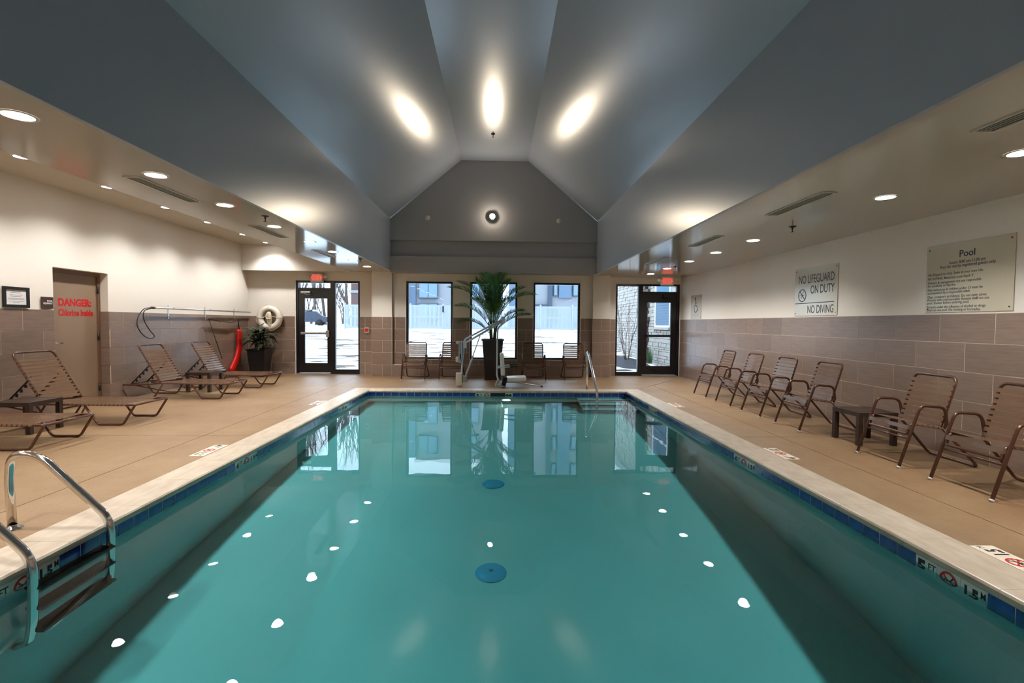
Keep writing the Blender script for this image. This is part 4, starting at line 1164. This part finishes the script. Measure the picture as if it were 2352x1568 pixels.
for (x, y, z, w) in ((3.71, 6.21, ZR, 'brass sprinkler head over the chairs, above the no lifeguard sign'), (-2.89, 6.23, ZL, 'brass sprinkler head in the low strip on the lounger side, nearer one'),
                     (-2.84, 10.25, ZL, 'brass sprinkler head in the low strip on the lounger side, farther one'), (3.80, 10.62, ZR, 'brass sprinkler head near the right exit sign'), (-.15, 10.7, ZT, 'tiny sprinkler head on the flat top of the raised ceiling')):
    o = empty('sprinkler', (x, y, z), label=w, cat='sprinkler', group='ceiling sprinklers')
    MB().lathe([(.045, 0), (.043, -.008), (.015, -.012), (.012, -.03)], n=18).build('escutcheon', M_TABLE, o)
    b = MB(); b.cyl((0, 0, -.03), (0, 0, -.07), .006, 8); b.lathe([(.0005, -.07), (.022, -.07), (.022, -.073), (.0005, -.073)], n=14); b.build('deflector', M_TABLE, o)

gl_ = empty('gable_lamp', (-0.178, YG, 4.04), label='blazing round lamp in the middle of the grey gable', cat='wall lamp')
MB().lathe([(.095, .0), (.09, .03), (.07, .05), (.06, .045)], n=28).build('rim', M_DISC, gl_, rot=(math.pi / 2, 0, 0))
MB().lathe([(.0005, .075), (.035, .07), (.06, .045)], n=14).build('lens', M_GLENS, gl_, rot=(math.pi / 2, 0, 0))
for (x, z, w) in ((-1.79, 3.99, 'unlit round disc on the grey gable, left of the lamp'), (1.49, 3.96, 'unlit round disc on the grey gable, right of the lamp')):
    o = empty('gable_disc', (x, YG, z), label=w, cat='wall disc', group='unlit gable discs')
    MB().lathe([(.0005, .018), (.055, .016), (.062, .008), (.062, .0)], n=28).build('plate', M_DISC, o, rot=(math.pi / 2, 0, 0))
    MB().sphere((0, -.018, 0), .012, 8, 6).build('knob', M_DISC, o)

# ------------------------------------------------------------------ outside
def gz(x, y):
    t = min(max((y - 14.8) / 22.5, 0), 1); s = t * t * (3 - 2 * t)
    z = -.04 + .93 * s + max(0, min(1, (y - 38) / 40)) * .30
    return z
nx, ny = 70, 60
vs = []; fs = []
rg = random.Random(5)
for j in range(ny + 1):
    y = 13.44 + (j / ny) ** 1.6 * 95
    for i in range(nx + 1):
        x = -60 + 120 * i / nx
        vs.append((x, y, gz(x, y) + (rg.uniform(-.012, .012) if j > 4 else 0)))
for j in range(ny):
    for i in range(nx): fs.append((j * (nx + 1) + i, j * (nx + 1) + i + 1, (j + 1) * (nx + 1) + i + 1, (j + 1) * (nx + 1) + i))
me = bpy.data.meshes.new('ground'); me.from_pydata(vs, [], fs); me.update()
gr = link('snow_ground', me, M_SNOW); tag(gr, 'snow-covered lawn rising away from the windows', kind='structure')
# bare grass patches poking through the snow
def patch(x, y, rx, ry, label):
    n = 22; rg = random.Random(int(x * 10 + y)); poly = []
    for k in range(n):
        a = 2 * math.pi * k / n; f = rg.uniform(.6, 1.1); poly.append((x + rx * f * math.cos(a), y + ry * f * math.sin(a)))
    z = max(gz(px_, py_) for px_, py_ in poly)
    o = empty('grass_patch', (x, y, gz(x, y)), label=label, cat='grass patch')
    b = MB(); m = 0
    b.add([(px_ - x, py_ - y, gz(px_, py_) - gz(x, y) + .016) for px_, py_ in poly] + [(px_ - x, py_ - y, gz(px_, py_) - gz(x, y) - .03) for px_, py_ in poly], [tuple(range(n))] + [(i, (i + 1) % n, n + (i + 1) % n, n + i) for i in range(n)])
    b.build('turf', M_TAN, o)
patch(2.0, 17.6, .7, .35, 'brown bare grass patch in the snow behind the chairs right of the palm')
patch(-5.4, 16.0, .9, .22, 'thin brown grass streak in the snow outside the left exit door')
wk = MB().prism([(2.9, 13.43), (5.05, 13.43), (5.05, 14.3), (2.9, 14.3)], -.05, -.012).build('concrete_step', M_WALK); tag(wk, 'pale concrete step outside the right exit door', 'step')
wk = MB().prism([(-5.6, 13.43), (-3.5, 13.43), (-3.5, 14.1), (-5.6, 14.1)], -.05, -.012).build('concrete_step', M_WALK); tag(wk, 'pale concrete step outside the left exit door', 'step')
pt = MB()
pt.add([(x, y, gz(x, y) + .02) for (x, y) in ((-5.6, 27.5), (-2.6, 27.5), (-3.2, 34.5), (-5.0, 34.5))] + [(x, y, gz(x, y) - .1) for (x, y) in ((-5.6, 27.5), (-2.6, 27.5), (-3.2, 34.5), (-5.0, 34.5))], [(0, 1, 2, 3), (0, 4, 5, 1), (1, 5, 6, 2), (2, 6, 7, 3), (3, 7, 4, 0)])
o = pt.build('concrete_pad', M_WALK); tag(o, 'grey concrete pad in the snow before the fence gate', 'pad')

# white picket privacy fence
FY = 37.0
fz = gz(0, FY)
fn = empty('vinyl_fence', (0, FY, fz), label='white slatted vinyl fence standing across the snowy lawn', cat='fence')
xs = [-11.4 + 2.42 * k for k in range(9)]
for x in xs:
    p = MB().bbox(x - .065, x + .065, -.065, .065, -.05, 1.86, .01).build('post', M_VINYL, fn)
    MB().add([(x - .08, -.08, 1.86), (x + .08, -.08, 1.86), (x + .08, .08, 1.86), (x - .08, .08, 1.86), (x, 0, 1.95)], [(0, 1, 4), (1, 2, 4), (2, 3, 4), (3, 0, 4), (3, 2, 1, 0)]).build('post_cap', M_VINYL, p)
rail_me = MB().box(.065, 2.355, -.03, .03, -.06, .06).mesh('rail'); rail_me.materials.append(M_VINYL)
pk = MB(); k = 0.075
while k < 2.34: pk.box(k, k + .075, -.012, .012, .06, 1.74); k += .098
pk_me = pk.mesh('picket_panel'); pk_me.materials.append(M_VINYL)
for x in xs[:-1]:
    for z in (.12, .95, 1.74): link('rail', rail_me, None, fn, (x, 0, z))
    pn = link('picket_panel', pk_me, None, fn, (x, -.03, 0)); pn['kind'] = 'stuff'
b = MB(); b.box(-4.20, -4.08, -.10, -.05, 1.30, 1.75); b.tube([(-4.14, -.1, 1.32), (-4.04, -.12, 1.30)], .02, 6)
b.build('gate_latch', M_BLACK, fn)

# buildings behind the fence
def building(name, label, x0, x1, y, z0, z1, depth, m, parts=(), wins=(), roof=None):
    o = empty(name, ((x0 + x1) / 2, y, z0), label=label, cat='building')
    cx = (x0 + x1) / 2
    MB().box(x0 - cx, x1 - cx, 0, depth, 0, z1 - z0).build('wall', m, o)
    MB().box(x0 - cx - .15, x1 - cx + .15, -.15, depth, z1 - z0, z1 - z0 + .25).build('roof_edge', roof or M_WHITEFRAME, o)
    for (a, b_, c, d, mm, pn, pr) in parts: MB().box(a - cx, b_ - cx, -pr, 0.0, c - z0, d - z0).build(pn, mm, o)
    for (a, b_, c, d, nm) in wins:
        f = MB(); t = .06
        for (u0, u1, v0, v1) in rects(a - cx, b_ - cx, c - z0, d - z0, [(a - cx + t, (a + b_) / 2 - cx - t / 2, c - z0 + t, d - z0 - t), ((a + b_) / 2 - cx + t / 2, b_ - cx - t, c - z0 + t, d - z0 - t)] if nm else [(a - cx + t, b_ - cx - t, c - z0 + t, d - z0 - t)]): f.box(u0, u1, -.40, -.02, v0, v1)
        w = f.build('window', M_NAVY, o)
        MB().box(a - cx + t, b_ - cx - t, -.36, -.34, c - z0 + t, d - z0 - t).build('pane', M_GLASSDARK, w)
    return o
building('brick_building', 'brown brick building behind the fence beyond the left exit door', -14.2, -9.95, 48, .7, 7.4, 8, M_BRICK,
         parts=[(-14.2, -9.95, 4.2, 4.45, M_STUCCO, 'band', .1)], wins=[(-13.4, -12.2, 4.8, 6.4, 1)])
building('apartment_building', 'pale stucco apartment block seen through the windows left of the palm', -8.3, 0.4, 50, .7, 12.3, 9, M_STUCCO,
         parts=[(-9.6, -8.3, .7, 12.0, M_BLUEWALL, 'side_bay', -.02 + .3), (-8.3, .4, 5.75, 6.0, M_WHITEFRAME, 'band', .08)],
         wins=[(-8.0, -6.1, z, z + 1.75, 1) for z in (1.6, 3.85, 6.8, 9.75)] + [(-3.6, -1.9, z, z + 1.75, 1) for z in (3.85, 6.8, 9.75)])
building('corner_building', 'blue and white apartment block seen through the right-hand window', 3.4, 9.0, 50, .7, 17.0, 9, M_STUCCO,
         parts=[(1.0, 2.1, .7, 13.0, M_BLUEWALL, 'side_bay', .3), (4.95, 5.35, .7, 17.0, M_NAVY, 'dark_bay', .3), (6.05, 7.3, 4.0, 17.0, M_BLUEWALL, 'blue_bay', .3), (3.4, 4.95, 3.2, 3.35, M_NAVY, 'railing', .5)],
         wins=[(5.5, 5.9, z, z + 1.5, 0) for z in (1.4, 4.2, 7.0, 9.8, 12.6)] + [(7.45, 8.0, z, z + 1.5, 0) for z in (1.4, 4.2, 7.0, 9.8, 12.6)])

# canopy post and bare woods beyond the left exit door
cn = empty('entrance_canopy', (-16.2, 50, 1.0), label='pale flat canopy on a slim white post beyond the left exit door', cat='canopy')
MB().box(-4.2, .9, -1.5, 1.5, 4.5, 5.1).build('canopy_roof', M_STUCCO, cn)
MB().box(-4.3, 1.0, -1.6, 1.6, 5.1, 5.35).build('canopy_fascia', M_WHITEFRAME, cn)
MB().cyl((.22, -1.2, 0), (.22, -1.2, 4.5), .10, 10).build('post', M_WHITEFRAME, cn)
MB().cyl((-3.9, -1.2, 0), (-3.9, -1.2, 4.5), .10, 10).build('post', M_WHITEFRAME, cn)
def bare_tree(x, y, h, seed, label):
    rg = random.Random(seed); b = MB(); z0 = gz(x, y)
    def br(p, d, L, r, lvl):
        n = 4; pts = [p]
        for i in range(n):
            d = (d + Vector((rg.uniform(-.14, .14), rg.uniform(-.14, .14), .05))).normalized(); p = p + d * L / n; pts.append(p)
        b.tube(pts, [r * (1 - .7 * i / n) for i in range(n + 1)], 5 if lvl else 7)
        if lvl < 3:
            for k in range((11, 4, 3)[lvl]):
                t = rg.uniform(.15, .98); q = pts[min(int(t * n), n - 1)]
                a = rg.uniform(0, 6.28); e = (d * 1.0 + Vector((math.cos(a), math.sin(a), .2)) * .42).normalized()
                br(q, e, L * rg.uniform(.35, .55), r * .45, lvl + 1)
    br(Vector((0, 0, -.1)), Vector((0, 0, 1)), h, h * .016, 0)
    o = b.build('bare_tree', M_BARK, None, (x, y, z0)); tag(o, label, 'tree', 'bare winter trees beyond the left exit door')
rg = random.Random(21)
for k in range(16):
    x = -27 + k * 1.02 + rg.uniform(-.3, .3); y = rg.uniform(58, 76)
    bare_tree(x * (y / 66), y, rg.uniform(9, 13), k, f'bare grey winter tree beyond the left exit door, {ORD[k] if k < 15 else "last"} from the left')
# parked car under snow
cr = empty('parked_car', (-20.6, 54, gz(-20, 54)), .2, label='dark parked car capped with snow beyond the left exit door glass', cat='car')
MB().extrude([(-2.1, .35), (-2.1, .85), (-1.2, .95), (-.6, 1.45), (.9, 1.5), (1.6, .98), (2.1, .9), (2.1, .35)], 'y', -.85, .85).build('body', M_CAR, cr)
MB().extrude([(-.65, 1.46), (.92, 1.51), (.85, 1.68), (-.5, 1.64)], 'y', -.8, .8).build('snow_cap', M_SNOW, cr)
for sx in (-1.3, 1.3):
    for sy in (-.8, .8): MB().cyl((sx, sy - .08, .33), (sx, sy + .08, .33), .33, 16).build('wheel', M_RUBBER, cr)

# stone-faced wing to the right
sw = empty('stone_wing', (5.44, 13.5, 0), label='stone-faced wing of the building outside the right exit door', cat='building')
MB().box(.02, 4.0, 0, 11.0, -.1, 4.5).build('wall', M_MORTAR, sw)
MB().box(-.30, 4.2, -.1, 11.3, 4.5, 4.75).build('eave', M_WHITEFRAME, sw)
WH = (1.95, 3.45, 1.30, 2.95)            # window opening along the wall (y offset, z)
rg = random.Random(9); b = MB(); bd_ = MB(); z = -.05
while z < 4.5:
    h = rg.choice((.07, .10, .10, .14)); y = rg.uniform(-.3, 0)
    while y < 11.0:
        w = rg.uniform(.16, .42)
        for (p, q, r, t) in rects(max(0, y), min(11, y + w), z, min(z + h, 4.5), [(WH[0] - .08, WH[1] + .08, WH[2] - .1, WH[3] + .08)]):
            if q - p > .03 and t - r > .03:
                pr = rg.uniform(.0, .03); tgt = bd_ if 4.0 < y < 4.55 else b
                ex = .10 if tgt is bd_ else 0
                tgt.box(-.02 - pr - ex, .03, p + .006, q - .006, r + .006, t - .006)
        y += w
    z += h
o = b.build('stone_veneer', M_STONE, sw); o['kind'] = 'stuff'
o = bd_.build('stone_pier', M_STONESHADE, sw); o['kind'] = 'stuff'
f = MB()
for (u0, u1, v0, v1) in rects(WH[0], WH[1], WH[2], WH[3], [(WH[0] + .06, WH[1] - .06, WH[2] + .06, 2.25), (WH[0] + .06, WH[1] - .06, 2.31, WH[3] - .06)]): f.box(-.06, .04, u0, u1, v0, v1)
w = f.build('window', M_WHITEFRAME, sw)
MB().box(-.02, 0, WH[0] + .06, WH[1] - .06, WH[2] + .06, WH[3] - .06).build('pane', M_GLASSDARK, w)
for k in range(9): MB().box(-.03, -.022, WH[0] + .06, WH[1] - .06, 1.40 + k * .09, 1.46 + k * .09).build('blind_slat', M_BLUEWALL, w)
MB().box(-.12, .04, WH[0] - .08, WH[1] + .08, WH[2] - .08, WH[2]).build('sill', M_STONE, sw)
# planting bed
mb_ = empty('mulch_bed', (4.56, 17.6, -.04), label='dark mulch bed along the stone wall outside the right exit door', cat='flower bed')
b = MB(); n = 24; vs = [(0, 0, .26)]; fs = []
for (f_, zz) in ((.5, .2), (.8, .09), (1.0, -.02)):
    for k in range(n): a = 2 * math.pi * k / n; vs.append((.72 * f_ * math.cos(a), 2.4 * f_ * math.sin(a), zz + rg.uniform(-.02, .02)))
for k in range(n): fs.append((0, 1 + k, 1 + (k + 1) % n))
for rI in range(2):
    for k in range(n): fs.append((1 + rI * n + k, 1 + (rI + 1) * n + k, 1 + (rI + 1) * n + (k + 1) % n, 1 + rI * n + (k + 1) % n))
b.add(vs, fs, True).build('mulch', M_MULCH, mb_)
b = MB(); rg = random.Random(31)
for k in range(7):
    a = rg.uniform(0, 6.28); p = Vector((.05 * math.cos(a), .05 * math.sin(a), 0)); d = Vector((.22 * math.cos(a), .22 * math.sin(a), 1)).normalized(); pts = [p]
    for i in range(6): d = (d + Vector((rg.uniform(-.1, .1), rg.uniform(-.1, .1), .04))).normalized(); p = p + d * .34; pts.append(p)
    b.tube(pts, [.014 * (1 - .75 * i / 6) for i in range(7)], 5)
    for i in range(2, 6):
        e = (d + Vector((rg.uniform(-.8, .8), rg.uniform(-.8, .8), .2))).normalized(); b.tube([pts[i], pts[i] + e * .25, pts[i] + e * .42 + Vector((0, 0, .08))], [.006, .004, .002], 4)
sh = b.build('bare_shrub', M_TWIG, None, (4.42, 16.9, .05)); tag(sh, 'leafless twiggy shrub outside the side light of the right exit door', 'shrub')
b = MB()
for k in range(60):
    a = rg.uniform(0, 6.28); s = rg.uniform(.03, .22); h = rg.uniform(.35, .62)
    p = Vector((s * .3 * math.cos(a), s * .3 * math.sin(a), 0)); t = Vector((s * math.cos(a), s * math.sin(a), h)); wv = Vector((-math.sin(a), math.cos(a), 0)) * .012
    b.add([p - wv, p + wv, t], [(0, 1, 2)])
gt = b.build('grass_tuft', M_PALM, None, (5.12, 16.55, .08)); tag(gt, 'green ornamental grass tuft against the stone wall outside the door', 'grass tuft')

# lamp beams reach what lies under the water surface
wt.cycles.is_caustics_caster = True
bpy.context.view_layer.update()
for _o in list(bpy.data.objects):
    if _o.name.startswith(('plaster_shell', 'pool_step', 'step_nosing', 'grout_band', 'pool_tile', 'depth_marker_tile', 'cover', 'tread')): _o.cycles.is_caustics_receiver = True
